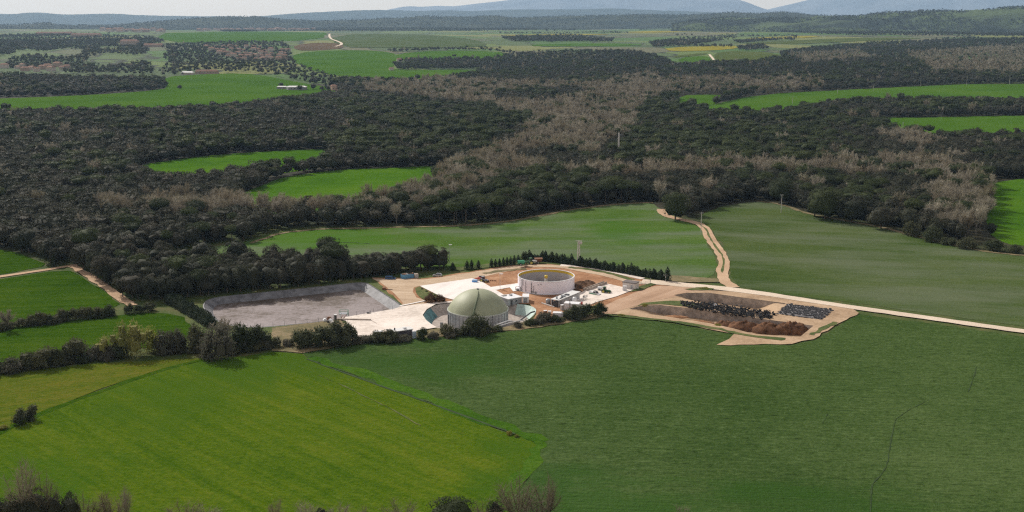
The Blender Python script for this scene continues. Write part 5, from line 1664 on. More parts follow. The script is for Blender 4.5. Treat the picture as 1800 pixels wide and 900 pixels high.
q = G(834.5, 497, 0)
t = thing('blue_container', 'small bright blue covered box at the corner of white pad', 'box', q, R(-10))
MB().box(-1.1, 1.1, -.7, .7, 0, 1.0, .06).build('body', TARPB, t)
MB().side([(-1.2, 1.0), (-.9, 1.45), (.9, 1.4), (1.2, 1.0)], -.8, .8, .2, .2).build('cover', paint('pale_blue', (.35, .52, .75), .5), t)
q = G(842.5, 494, 0)
t = thing('disc_harrow', 'red harrow between blue box and grey tractor', 'implement', q, R(20))
MB().box(-1.6, 1.6, -.12, .12, 1.0, 1.3).build('frame', RED, t)
MB().box(-1.6, 1.6, .8, 1.05, 1.0, 1.3).build('frame', RED, t)
MB().box(-.12, .12, -.9, 1.9, 1.1, 1.5).build('drawbar', RED, t)
for k in range(8):
    MB().cyl((-1.5 + k * .42, 0, .4), (-1.44 + k * .42, 0, .4), .42, n=12).build('disc', DARKM, t)
tractor('tractor', 'grey tractor parked at the corner of the white pad', G(851, 496, 0), R(-30), paint('faded_grey', (.30, .30, .32), .5), sc=.95)
q = G(847, 488.5, 0)
t = thing('roller', 'dark farm roller behind the red harrow', 'implement', q, R(15))
MB().cyl((-1.2, 0, .5), (1.2, 0, .5), .5, n=14).build('drum', DARKM, t)
MB().box(-1.3, 1.3, .45, .6, .4, .7).build('frame', RED, t)
q = G(866, 495, 0)
t = thing('plough', 'rusty plough lying on the orange soil', 'plough', q, R(-20))
MB().cyl((-1.4, -.3, .6), (1.4, .4, .6), .1, n=6).build('beam', RUST, t)
for k in range(4):
    MB().side([(-1.2 + k * .75, 0), (-1.0 + k * .75, .7), (-.7 + k * .75, .6), (-.8 + k * .75, 0)], -.1 + k * .15, .05 + k * .15).build('share', RUST, t)

# open blue skip with scrap
a, rz, L = frame(707, 491.5, 730.5, 489.2)
t = thing('blue_skip', 'long open blue skip in front of the wood', 'skip', a, rz)
MB().box(0, L, 0, .12, .1, 2.0).build('side_wall', BLUEC, t)
MB().box(0, L, 2.2, 2.32, .1, 2.0).build('side_wall', BLUEC, t)
MB().box(0, .12, .122, 2.198, .1, 2.0).build('end_wall', BLUEC, t)
MB().box(L - .12, L, .122, 2.198, .1, 2.0).build('end_wall', BLUEC, t)
MB().box(.122, L - .122, .122, 2.198, .1, .2).build('base', DARKM, t)
for k in range(7):
    MB().box(.3 + k * (L - .6) / 6 - .05, .3 + k * (L - .6) / 6 + .05, -.06, -.002, .1, 1.95).build('stiffener', BLUEC, t)
for k in range(6):
    x = .7 + k * (L - 1.6) / 5
    o = MB().box(-.5, .5, -.6, .6, -.2, .5, .1)
    o = tag(o.build('scrap_piece', [WOOD, RUST, CONC, BROWNP, WOOD, RUST][k]), ['brown board lying at the left end of the blue skip', 'rusty scrap in the blue skip next to the board', 'grey rubble block in the middle of blue skip', 'dark brown scrap right of the rubble block in skip', 'wooden crate in the right half of the blue skip', 'rusty scrap at the right end of the blue skip'][k], 'scrap')
    o.matrix_world = Matrix.Translation(t.location) @ Matrix.Rotation(rz, 4, 'Z') @ Matrix.Translation((x, 1.1, 1.75)) @ Matrix.Rotation(.3 * k, 4, 'X') @ Matrix.Rotation(.5 * k, 4, 'Z')
q = G(732.5, 490, 0)
t = thing('junk_cabinet', 'grey brown box standing at the right end of blue skip', 'box', q, rz)
MB().box(-.8, .8, -.2, 1.6, 0, 2.1, .06).build('body', CONCD, t)
MB().box(-.7, .7, -.24, -.202, .2, 1.9).build('door', GREYM, t)

# soil heap and long beam right of the round tank
def heap(name, px, rx, ry, h, mt, label, rz=0, seed=1, cat='heap', z=0, pk=1.0):
    rng = np.random.default_rng(seed)
    n, mrg = 28, 14
    V = [(0, 0, h)]; Fq = []
    ph = rng.uniform(0, 6, 8)
    for i in range(1, mrg + 1):
        t = i / mrg
        for k in range(n):
            a = 2 * math.pi * k / n
            wob = 1 + .13 * math.sin(2 * a + ph[0]) + .08 * math.sin(3 * a + ph[1]) + .05 * math.sin(7 * a + ph[2])
            x, y = rx * t * wob * math.cos(a), ry * t * wob * math.sin(a)
            lump = .16 * math.sin(x * 1.3 + ph[3]) * math.sin(y * 1.7 + ph[4]) + .10 * math.sin(x * 2.9 + ph[5]) * math.sin(y * 3.1 + ph[6])
            zz = h * max(0, (1 - t ** (1.25 * pk)) + lump * (1 - t) * 1.4) + .08 * rng.normal() * (1 - t)
            V.append((x, y, zz - (.25 if i == mrg else 0)))
    for k in range(n):
        Fq.append((0, 1 + k, 1 + (k + 1) % n))
        for i in range(mrg - 1):
            a0 = 1 + i * n; b0 = a0 + n
            Fq.append((a0 + k, b0 + k, b0 + (k + 1) % n, a0 + (k + 1) % n))
    o = MB().add(V, Fq).build(name, mt, None, True)
    o.location = (px[0], px[1], z); o.rotation_euler.z = rz
    return tag(o, label, cat)
heap('soil_heap', G(1023, 503, 0), 4.6, 7.5, 2.2, SOILH, 'dark soil heap against the right side of round tank', .1, 2)
heap('soil_heap', G(1034, 498.5, 0), 3.4, 5.0, 1.6, SOILH, 'dark soil heap farther right of the round tank', .4, 3)
heap('soil_heap', G(1014, 512, 0), 2.6, 4.5, .9, SOILH, 'low dark soil heap behind the engine container', .2, 4)
a, rz, L = frame(1031, 513, 1067, 500)
t = thing('concrete_channel', 'long grey brown channel beam beside the soil heaps', 'channel', a, rz)
MB().box(0, L, 0, .25, 0, 1.3).build('side_wall', CONCD, t)
MB().box(0, L, 1.4, 1.65, 0, 1.3).build('side_wall', CONCD, t)
MB().box(0, L, .252, 1.398, 0, .3).build('base', CONCD, t)
heap('soil_heap', G(884, 489, 0), 4.5, 5, .5, MATS['red_soil'], 'low orange soil spread by the lamp post', .2, 7)
heap('soil_heap', G(884, 511.5, 0), 3.6, 4.2, .5, MATS['red_soil'], 'orange brown soil patch beside white slab', .2, 8)
heap('soil_heap', G(925, 471, 0), 6, 2.0, .7, SOILH, 'dark soil bank left of the round tank lane', .25, 9)

# ------------------------------------------------------------------ sunken silage pits
def silo(label, poly, zf, walltop, capidx, seed):
    t = thing('silage_pit', label, 'silage pit')
    P_ = resample(poly, 1.5)
    n = len(P_)
    arr = np.array(P_)
    gx, gy = np.meshgrid(np.arange(arr[:, 0].min(), arr[:, 0].max(), 1.5), np.arange(arr[:, 1].min(), arr[:, 1].max(), 1.5))
    ins_ = inset(P_, -.05)
    ok = inpoly(gx.ravel(), gy.ravel(), P_)
    pts = [Vector(q) for q in P_] + [Vector((x, y)) for x, y, k in zip(gx.ravel(), gy.ravel(), ok) if k]
    ov, oe, of, *_ = geometry.delaunay_2d_cdt(pts, [(i, (i + 1) % n) for i in range(n)], [], 0, 1e-4)
    A = np.array([(q.x, q.y) for q in ov]); T = np.array([f for f in of if len(f) == 3])
    c = A[T].mean(axis=1)
    T = T[inpoly(c[:, 0], c[:, 1], P_)]
    MB().add([(x, y, zf(x, y)) for x, y in A], [tuple(q) for q in T]).build('base', MATS['silo_sand'], t, True)
    MB().add([(x, y, walltop(x, y)) for x, y in P_] + [(x, y, zf(x, y) - .05) for x, y in P_], [(i, (i + 1) % n, n + (i + 1) % n, n + i) for i in range(n)]).build('wall', CONCD, t)
    out = inset(P_, -.30)
    for a, c in capidx:
        i0 = int(np.argmin(((arr - np.array(G(*a)[:2])) ** 2).sum(1))); i1 = int(np.argmin(((arr - np.array(G(*c)[:2])) ** 2).sum(1)))
        if i1 < i0: i0, i1 = i1, i0
        b = MB(); m_ = i1 - i0 + 1
        ii = range(i0, i1 + 1)
        top = [(P_[i][0], P_[i][1], walltop(*P_[i])) for i in ii]; oo = [(out[i][0], out[i][1], walltop(*P_[i])) for i in ii]
        dn = [(x, y, -.1) for x, y, z in oo]
        b.add(top + oo + dn, [(k, k + 1, m_ + k + 1, m_ + k) for k in range(m_ - 1)] + [(m_ + k, m_ + k + 1, 2 * m_ + k + 1, 2 * m_ + k) for k in range(m_ - 1)])
        b.build('wall_cap', PCONC, t)
    return t
xl, xr = G(1186, 522).x, G(1372, 543).x
sm1 = lambda t: max(0, min(1, t)) ** 2 * (3 - 2 * max(0, min(1, t)))
silo('rear sunken silage pit with long stained concrete wall', silo_back, lambda x, y: -3.3 * sm1((x - xl) / 11) * sm1((xr + 1 - x) / 8) - .04, lambda x, y: .22, [((1207, 516), (1381, 534.5))], 1)
xl2 = G(1106, 544).x
silo('front sunken silage pit with stained wall and white end wall', silo_front, lambda x, y: -3.2 * sm1((x - xl2) / 14) - .04, lambda x, y: .22, [((1130, 538.5), (1430, 574)), ((1430, 574), (1388, 593.5))], 2)
for k, (uu, vv, rx, ry, h, lb) in enumerate([(1392, 579.5, 8.0, 4.2, 3.9, 'big brown compost heap at the white end wall'), (1350, 577, 7.5, 4.4, 3.3, 'brown compost heap left of the biggest heap'), (1308, 573, 7.0, 4.2, 2.9, 'brown compost heap in the middle of the front pit'), (1275, 568.5, 5.5, 3.2, 2.2, 'lowest brown compost heap toward the ramp'), (1228, 562.5, 5.0, 1.8, .7, 'thin brown remains along the ramp of the front pit'), (1188, 556, 4.5, 1.6, .6, 'small reddish remains at the top of the ramp')]):
    q = G(uu, vv, -2.0)
    heap('compost_heap', q, rx, ry, h, COMPOST if k < 4 else MATS['red_soil'], lb, -.12, 20 + k, 'compost heap', -3.3 if k < 4 else -2.9 + .6 * (k == 5), 1.9)

# clamp under tyres, and the long pile of tyres
pad_px = [(1383, 535.5), (1466, 546), (1444, 564), (1364, 553.5)]
pp_ = GP(pad_px)
b = MB(); n = len(resample(pp_, 2))
rs = resample(pp_, 2); ri = inset(rs, 1.0); rj = inset(rs, 3.0)
b.add([(x, y, -.05) for x, y in rs] + [(x, y, .55) for x, y in ri] + [(x, y, .75) for x, y in rj], [(i + k * n, (i + 1) % n + k * n, (i + 1) % n + (k + 1) * n, i + (k + 1) * n) for k in range(2) for i in range(n)])
cl = thing('silage_clamp', 'flat clamp of grey film weighed down with tyres', 'silage clamp')
b.build('film_edge', FILM, cl, True)
fill('film_top', rj, .752, FILM, cl)
def tyre_mesh(r=.50, w_=.24):
    b = MB()
    prof = [(r * .55, -w_ * .45), (r * .9, -w_ * .5), (r, -w_ * .3), (r, w_ * .3), (r * .9, w_ * .5), (r * .55, w_ * .45)]
    b.lathe(prof, 14, True)
    me = bpy.data.meshes.new('tyre'); me.from_pydata(b.v, [], b.f); me.materials.append(TYREG); me.polygons.foreach_set('use_smooth', [True] * len(me.polygons))
    return me
TM = tyre_mesh()
TMB = TM.copy(); TMB.materials[0] = TYRE
ty = 0
rg = random.Random(9)
ax = (Vector(pp_[1]) - Vector(pp_[0])); ay = (Vector(pp_[3]) - Vector(pp_[0]))
nx_, ny_ = 19, 10
for i in range(nx_):
    for j in range(ny_):
        fu = (i + .5 + rg.uniform(-.35, .35)) / nx_; fv = (j + .5 + rg.uniform(-.35, .35)) / ny_
        a = Vector(pp_[0]).lerp(Vector(pp_[1]), fu); c = Vector(pp_[3]).lerp(Vector(pp_[2]), fu)
        q = a.lerp(c, fv)
        edge = min(fu, 1 - fu, fv, 1 - fv) < .06
        o = link('tyre', TM)
        tag(o, 'worn black tyre lying on the grey silage film', 'tyre', 'tyres laid on the silage clamp')
        sc = rg.uniform(.9, 1.25)
        o.scale = (sc, sc, sc)
        o.location = (q.x, q.y, (.42 if edge else .88)); o.rotation_euler = (rg.uniform(-.12, .12), rg.uniform(-.12, .12), rg.uniform(0, 6))
        ty += 1
pile_px = [(1196, 533), (1240, 534.5), (1300, 544), (1364, 553), (1352, 563), (1290, 556.5), (1235, 547.5), (1200, 540)]
pl = GP(pile_px)
V0 = np.array([tuple(q.co) for q in TM.vertices]); Q0 = np.array([tuple(q.vertices) for q in TM.polygons])
Vs, Qs, k0 = [], [], 0
tops = []
xs = [q[0] for q in pl]; ys = [q[1] for q in pl]
while len(Vs) < 430 or len(tops) < 95:
    x, y = rg.uniform(min(xs), max(xs)), rg.uniform(min(ys), max(ys))
    if not inpoly(np.array([x]), np.array([y]), pl)[0]: continue
    M = Matrix.Translation((x, y, rg.uniform(.2, .95))) @ Matrix.Rotation(rg.uniform(-1.2, 1.2), 4, 'X') @ Matrix.Rotation(rg.uniform(-1.2, 1.2), 4, 'Y')
    if len(Vs) < 430:
        A = np.array(M.to_3x3()) @ V0.T * 1.15
        Vs.append(A.T + np.array(M.translation)); Qs.append(Q0 + k0); k0 += len(V0)
    elif all((x - a) ** 2 + (y - c) ** 2 > .9 for a, c in tops):
        tops.append((x, y))
        o = link('tyre', TMB)
        tag(o, 'black tyre on top of the long tyre pile', 'tyre', 'tyres on top of the pile between the pits')
        o.matrix_world = Matrix.Translation((x, y, rg.uniform(1.1, 1.5))) @ Matrix.Rotation(rg.uniform(-.8, .8), 4, 'X') @ Matrix.Rotation(rg.uniform(-.8, .8), 4, 'Y') @ Matrix.Scale(1.05, 4)
    if len(tops) > 94: break
me = mesh_np('tyre_pile', np.concatenate(Vs), np.concatenate(Qs), None, TYRE)
tag(link('tyre_pile', me), 'long black pile of old tyres on the bank between the pits', 'tyre pile', kind='stuff')
q = G(1257, 543.5, 0)
o = tag(MB().lathe([(.52, -.2), (.95, -.25), (1.05, 0), (.95, .25), (.52, .2)], 20, True).build('tyre', TYREG, None, True), 'large pale ringed tyre lying on the tyre pile', 'tyre')
MB().lathe([(.35, -.1), (.6, -.12), (.6, .22), (.35, .2)], 20, True).build('rim', WHITE, o)
o.location = (q.x, q.y, 1.7); o.rotation_euler = (R(45), 0, 0)

# ------------------------------------------------------------------ hedges, bushes and single trees
def px_m(u, v):
    g = G(u, v); d = math.sqrt(g.x ** 2 + g.y ** 2 + CAMH ** 2)
    return g, d / F
CH = [(922, 457.5), (960, 460), (1000, 465), (1040, 471.5), (1080, 478), (1120, 485), (1150, 490), (1170, 493.5)]
hp = resample(GP(CH), .95, closed=False)
for k, (x, y) in enumerate(hp):
    h = random.choice([random.uniform(.55, .8), random.uniform(.75, 1.0), random.uniform(.85, 1.12)])
    if random.random() < .03: continue
    plant('conifer', x + random.uniform(-.55, .55), y + random.uniform(-.5, .5), random.uniform(1.4, 1.9), h * (1.02 + .1 * (k / len(hp))), 'young dark cypress in the long conifer hedge behind round tank', 'cypresses of the long conifer hedge').rotation_euler = (random.uniform(-.07, .07), random.uniform(-.07, .07), random.uniform(0, 6))
plant('conifer', *G(1173, 495)[:2], 2.0, 1.45, 'bigger dark cypress ending the conifer hedge at the road')
hp = resample(GP([(864, 471), (885, 468.5), (904, 466)]), 1.7, closed=False)
for k, (x, y) in enumerate(hp):
    plant('conifer', x, y, 1.25, random.uniform(.8, 1.05), 'young cypress in the short row left of the green tanker', 'cypresses of the short row by the green tanker')
for k, (uu, vv, h) in enumerate([(796, 475, .8), (821, 474, .95), (829, 473, .95), (841, 473, .9), (911, 461.5, .8)]):
    plant('conifer', *G(uu, vv)[:2], 1.5, h, ['bushy young cypress at the end of the wood block', 'left of the paired young cypresses by the sandy lane', 'right of the paired young cypresses by the sandy lane', 'single young cypress between the pair and the short row', 'small cypress right behind the green tanker'][k])
hp = resample(GP([(300, 533), (322, 544), (345, 558), (372, 576)]), 1.8, closed=False)
for k, (x, y) in enumerate(hp):
    for e in (0, 1):
        plant('conifer', x + e * 2.1 - 1.4, y + random.uniform(-.4, .4) + e * 1.2, 1.45, random.uniform(.8, 1.05), 'dark young cypress in the double row left of the lagoon', 'cypresses of the double row left of the lagoon')
plant('conifer', *G(95, 469)[:2], 1.6, 1.3, 'lone dark cypress beside the dirt track at the wood corner')
for k, (uu, vv, h) in enumerate([(1178, 176, 1.5), (1184, 176, 1.7)]):
    plant('conifer', *G(uu, vv)[:2], 3.4, 3.2, ['left of two tall dark cypresses at the small far patch', 'right of two tall dark cypresses at the small far patch'][k])

SETS['round'] = dict(name='umbrella_pine', cat='pine tree', crowns=variants('round_pine_crown', crown_oak, 2, PINE, n=2200, s=.30, low=.04, lobes=34), trunk=TK_OAK, part='crown')
def tree_at(key, uu, vv, wpx, hpx, label, group=None):
    g, s = px_m(uu, vv)
    W0 = {'oak': 9.6, 'round': 9.6, 'pine': 11.0, 'bare': 7.4, 'shrub': 4.0}[key]; H0_ = {'oak': 9.6, 'round': 9.6, 'pine': 11.4, 'bare': 12.6, 'shrub': 3.3}[key]
    return plant(key, g.x, g.y, wpx * s / W0, hpx * s / H0_, label, group)
for x, y in resample(GP([(262, 529), (330, 524.5), (400, 518), (470, 511), (520, 506), (600, 495), (640, 489), (700, 481.5), (772, 474)]), 5.2, closed=False):
    sc = random.uniform(.7, 1.0)
    plant('oak', x + random.uniform(-1, 1), y + random.uniform(0, 2.2), sc, random.uniform(.95, 1.25) * (1 if x < -75 else .70), 'dark oak in the front row of the wood block by the lagoon', 'front row oaks of the wood block')
for dv in (0, -4):
    for x, y in resample(GP([(636, 484 + dv), (700, 477.5 + dv), (778, 471 + dv)]), 3.6, closed=False):
        plant('oak', x + random.uniform(-1, 1), y + random.uniform(-1, 1), random.uniform(.55, .8), random.uniform(.72, .95), 'smaller dark oak at the right end of the wood block', 'smaller oaks at the right end of the wood block')
tree_at('round', 1187, 386, 52, 46, 'big round pine standing where the orange track enters the wood')
tree_at('oak', 1212, 380, 34, 28, 'dark oak right beside the big round pine at the track')
tree_at('round', 1450, 385, 66, 52, 'largest dark round pine on the edge of the right hand wood')
tree_at('oak', 1432, 380, 40, 36, 'dark oak just left of the largest pine on the wood edge')
tree_at('oak', 1498, 391, 50, 38, 'rounded oak right of the largest pine on the wood edge')
tree_at('oak', 1548, 402, 50, 34, 'second rounded oak right of the largest pine')
tree_at('round', 1372, 357, 46, 42, 'green pine behind the pole at the top of the dull field')
tree_at('oak', 418, 462, 44, 40, 'single taller green oak rising behind the wood block')
for k, (uu, vv, w_, h) in enumerate([(1600, 415, 30, 24), (1640, 424, 34, 24), (1668, 430, 26, 14), (1700, 436, 34, 18), (1748, 441, 34, 18), (1785, 444, 26, 12)]):
    tree_at('shrub', uu, vv, w_, h, 'dark bush on the lower wood edge toward the far right field', 'bushes on the lower right wood edge')
MATV = {'willow': WILLOW, 'grey': GREYB, 'dry': DRYB, 'yellow': YELB}
for nm, mt in MATV.items():
    ms = []
    for me in M_SHRUB[:3]:
        c = me.copy(); c.materials[0] = mt; ms.append(c)
    if nm == 'willow':
        ms = variants('willow_crown', crown_bush, 3, WILLOW, n=900, s=.17, lobes=22)
    SETS[nm] = dict(name={'willow': 'willow_tree', 'grey': 'grey_bush', 'dry': 'dry_bush', 'yellow': 'flowering_bush'}[nm], cat={'willow': 'willow tree'}.get(nm, 'bush'), crowns=ms, trunk=None, part='foliage')
def bush(key, uu, vv, wpx, hpx, label, group=None):
    g, s = px_m(uu, vv)
    return plant(key, g.x, g.y, wpx * s / 4.0, hpx * s / 3.3, label, group)
GH1 = 'bushes of the hedge between the two left fields'
for uu, vv, w_, h in [(-8, 581, 22, 14), (14, 577, 20, 13), (36, 574, 22, 14), (54, 572, 20, 18), (70, 570, 24, 20), (84, 568, 18, 16), (108, 564, 20, 20), (122, 563, 18, 16), (130, 562, 20, 22), (150, 559, 22, 22), (172, 557, 22, 16), (192, 556, 20, 20)]:
    bush('shrub', uu, vv, w_ + 2, h, 'dark bush of the hedge between the two left hand fields', GH1)
for k, (uu, vv, w_, h) in enumerate([(228, 551, 20, 16), (246, 550, 18, 16), (262, 547, 24, 18)]):
    bush('shrub', uu, vv, w_, h, ['left dark bush at the end of the dirt track', 'middle small bush at the end of the dirt track', 'right dark bush touching the wood block corner'][k])
tree_at('bare', 14, 580, 22, 32, 'thin bare tree rising from the hedge at the left border')
H2 = [('shrub', -18, 658, 46, 26, 'dark bush'), ('shrub', 20, 653, 44, 24, ''), ('shrub', 48, 648, 40, 26, ''), ('shrub', 76, 645, 46, 34, ''), ('shrub', 100, 642, 34, 28, ''), ('shrub', 117, 639, 26, 20, '')]
for kx, uu, vv, w_, h, _l in H2:
    bush(kx, uu, vv, w_, h, 'dark bush in the hedge at the lower left border', 'dark bushes of the lower left hedge')
for kx, uu, vv, w_, h, lb in [('shrub', 136, 636, 48, 38, 'big dark rounded bush left of the yellow green willows'), ('grey', 168, 631, 34, 24, 'grey low bush between the round bush and the willows'),
    ('willow', 186, 628, 34, 40, 'pale willow at the left end of the willow clump'), ('willow', 214, 626, 42, 56, 'tallest yellow green willow in the hedge'), ('willow', 242, 625, 46, 56, 'bright yellow green willow in the middle of the clump'), ('willow', 268, 622, 38, 50, 'yellowish willow right of the brightest one'),
    ('grey', 290, 621, 34, 46, 'brownish bush right of the willows'), ('shrub', 206, 630, 34, 26, 'dark bush at the foot of the tallest willow'), ('grey', 314, 619, 32, 38, 'grey brown bush between willows and dark bushes'), ('shrub', 345, 617, 40, 44, 'tall dark bush left of the big grey bush'),
    ('grey', 384, 630, 54, 60, 'big round grey bush casting a shadow on the olive field'), ('shrub', 425, 616, 52, 44, 'dark evergreen bush right of the big grey bush'), ('shrub', 456, 612, 44, 40, 'last dark evergreen bush of the lower left hedge'),
    ('shrub', 486, 609, 30, 16, 'low bush in the gap before the evergreen clump'), ('grey', 506, 608, 22, 14, 'small grey bush in the gap before the evergreen clump'),
    ('shrub', 532, 609, 44, 36, 'left evergreen bush of the clump below the lagoon'), ('shrub', 562, 609, 50, 40, 'second evergreen bush of the clump below the lagoon'), ('shrub', 592, 608, 50, 42, 'tallest evergreen bush of the clump below the lagoon'), ('shrub', 616, 603, 30, 38, 'right evergreen bush of the clump beside the pale yard'),
    ('grey', 640, 602, 30, 14, 'low grey bush below the pale yard'), ('shrub', 662, 602, 28, 20, 'dark bush in front of the white van'), ('shrub', 684, 601, 34, 22, 'dark bush at the left end of the long shed'), ('grey', 708, 601, 30, 13, 'low grey bush in front of the long shed'),
    ('shrub', 744, 597, 22, 22, 'dark bush right of the tall white cabinet'), ('grey', 762, 595, 20, 14, 'small grey bush left of the domed tank bushes'), ('shrub', 786, 590, 30, 22, 'dark bush at the left foot of the domed tank'), ('shrub', 808, 590, 22, 16, 'small bush between the two bushes before the dome'),
    ('shrub', 836, 588, 46, 40, 'biggest dark bush in front of the domed tank'), ('shrub', 858, 585, 22, 16, 'little bush right of the biggest bush before the dome'), ('grey', 956, 567, 26, 22, 'grey leafless bush left of the block wall'), ('shrub', 976, 567, 20, 16, 'dark bush in front of the block wall'),
    ('shrub', 1008, 560, 34, 24, 'dark bush below the white box container'), ('shrub', 1030, 557, 34, 26, 'dark bush left of the round bush by the brown drive'), ('shrub', 1054, 555, 28, 26, 'round dark bush beside the brown drive'),
    ('dry', 757, 531.5, 22, 16, 'brown dry bush behind the teal sheet'), ('dry', 772, 531, 20, 14, 'second brown dry bush at the corner of white pad'), ('yellow', 895, 765, 11, 9, 'yellow flowering bush at the ditch between front fields'), ('yellow', 908, 769, 9, 6, 'smaller yellow bush at the ditch between front fields'),
    ('shrub', 38, 745, 28, 24, 'left of two dark bushes on the grassy bank'), ('shrub', 60, 737, 26, 24, 'right of two dark bushes on the grassy bank'), ('yellow', 6, 755, 18, 7, 'low yellow flowers on the grassy bank'),
    ('yellow', 1262, 573, 12, 4, 'yellow weeds at the rim of the front silage pit'), ('yellow', 1133, 538, 14, 4, 'yellow weeds on the bank at the left of the pits'), ('yellow', 1238, 508.5, 18, 4, 'yellow green weeds beside the gravel road'), ('yellow', 1092, 556, 16, 4, 'yellow weeds below the left tip of front pit')]:
    bush(kx, uu, vv, w_, h, lb)
for _ in range(26):
    t_ = random.random()
    uu = -15 + 500 * t_; vv = np.interp(uu, [-20, 60, 140, 215, 300, 400, 500], [658, 647, 635, 627, 620, 620, 608]) + random.uniform(-2, 2)
    bush(random.choice(['shrub', 'shrub', 'grey']), uu, vv, random.uniform(22, 40), random.uniform(12, 26), 'low bush filling gaps of the long lower left hedge', 'low filling bushes of the lower left hedge')
for _ in range(16):
    uu = random.uniform(515, 1050); vv = np.interp(uu, [515, 620, 740, 840, 960, 1050], [609, 604, 597, 588, 568, 557]) + random.uniform(-1, 1.5)
    bush(random.choice(['shrub', 'grey']), uu, vv, random.uniform(14, 26), random.uniform(7, 14), 'low bush on the bank below the plant', 'low bushes on the bank below the plant')
for _ in range(10):
    uu = random.uniform(-10, 195); vv = 579 - uu * .12 + random.uniform(-2, 2)
    bush('shrub', uu, vv, random.uniform(16, 26), random.uniform(8, 14), 'dark bush of the hedge between the two left hand fields', GH1)
tree_at('bare', 398, 603, 40, 40, 'greenish bare tree behind the big grey bush')
for k, (uu, vv) in enumerate([(742, 510), (750, 514), (758, 518), (764, 521)]):
    bush('shrub', uu, vv, 5, 4, 'tiny shrub along the left edge of the white pad', 'tiny shrubs along the white pad')
for k, (uu, vv, w_, h) in enumerate([(316, 157, 10, 7), (527, 159, 12, 9), (494, 152, 9, 6), (551, 157, 13, 9), (566, 159, 10, 7), (577, 159, 10, 7), (573, 156, 4, 12)]):
    lb = ['lone dark tree in the back green field', 'dark tree between the two barns', 'dark tree behind the small barn', 'largest dark tree right of the barns', 'second dark tree right of the barns', 'dark tree beside the pink farmhouse', 'slim cypress beside the pink farmhouse'][k]
    tree_at('oak' if k < 6 else 'bare', uu, vv, w_, h, lb) if k < 6 else plant('conifer', *G(uu, vv)[:2], 3, 2.6, lb)

# trees along the near border
SETS['oakn'] = dict(name='evergreen_oak', cat='oak tree', crowns=M_OAKB, trunk=TK_OAK, part='crown')
SETS['baren'] = dict(name='bare_tree', cat='bare tree', crowns=M_BAREF, trunk=TK_BARE, part='branches')
M_PINEB = variants('pine_crown_fine', crown_pine, 2, PINE, n=1900, s=.28)
SETS['pinen'] = dict(name='umbrella_pine', cat='pine tree', crowns=M_PINEB, trunk=TK_PINE, part='crown')
near_group = []
for key, uu, vt, wpx, lb in [('oakn', -8, 872, 56, 'dark oak filling the bottom left corner'), ('oakn', 30, 868, 50, 'dark oak second from the bottom left corner'), ('oakn', 66, 862, 54, 'tallest dark oak at the bottom left'), ('oakn', 100, 866, 44, 'dark oak under the pale bare tree'), ('oakn', 128, 864, 30, 'slim dark oak right of the bottom left oaks'),
    ('baren', 48, 816, 60, 'tall pale bare tree behind the bottom left oaks'), ('baren', 84, 842, 44, 'smaller pale bare tree right of the tall pale one'), ('baren', 152, 870, 56, 'yellowish bare shrubby tree right of the bottom left oaks'), ('baren', 200, 862, 60, 'spreading bare tree with yellowish twigs'), ('baren', 224, 848, 30, 'upright grey bare tree beside the spreading one'),
    ('baren', 326, 874, 60, 'wide low bare tree left of the bottom middle'), ('baren', 366, 882, 44, 'low bare tree beside the wide one'), ('baren', 488, 870, 30, 'thin bare tree with a bent stem'), ('baren', 540, 876, 56, 'brown bare tree with round outline'), ('oakn', 568, 886, 26, 'small dark bush between bare trees'), ('baren', 596, 880, 56, 'brown bare tree right of the small dark bush'), ('baren', 640, 884, 40, 'little bare tree near the bottom middle'),
    ('baren', 706, 872, 66, 'pinkish bare tree left of the green pine crown'), ('pinen', 798, 874, 84, 'green pine crown rising at the bottom edge'), ('baren', 850, 872, 54, 'reddish bare tree right of the green pine crown'), ('oakn', 872, 868, 34, 'dark ivy covered tree before the large bare tree'), ('baren', 912, 838, 80, 'largest bare tree at the bottom middle'), ('baren', 942, 850, 70, 'broad bare tree right of the largest one'), ('baren', 962, 836, 44, 'thin pale bare tree against the dark front field'), ('baren', 1198, 884, 46, 'low bare treetop alone below the front field')]:
    vb = 948 if key != 'pinen' else 960
    vt += 8 if vt > 845 else 0
    g, s = px_m(uu, vb)
    W0 = {'oakn': 9.6, 'baren': 7.4, 'pinen': 11.0}[key]; H0_ = {'oakn': 9.6, 'baren': 12.6, 'pinen': 11.4}[key]
    plant(key, g.x, g.y, wpx * s / W0, (vb - vt) * s / H0_ * 1.03, lb)

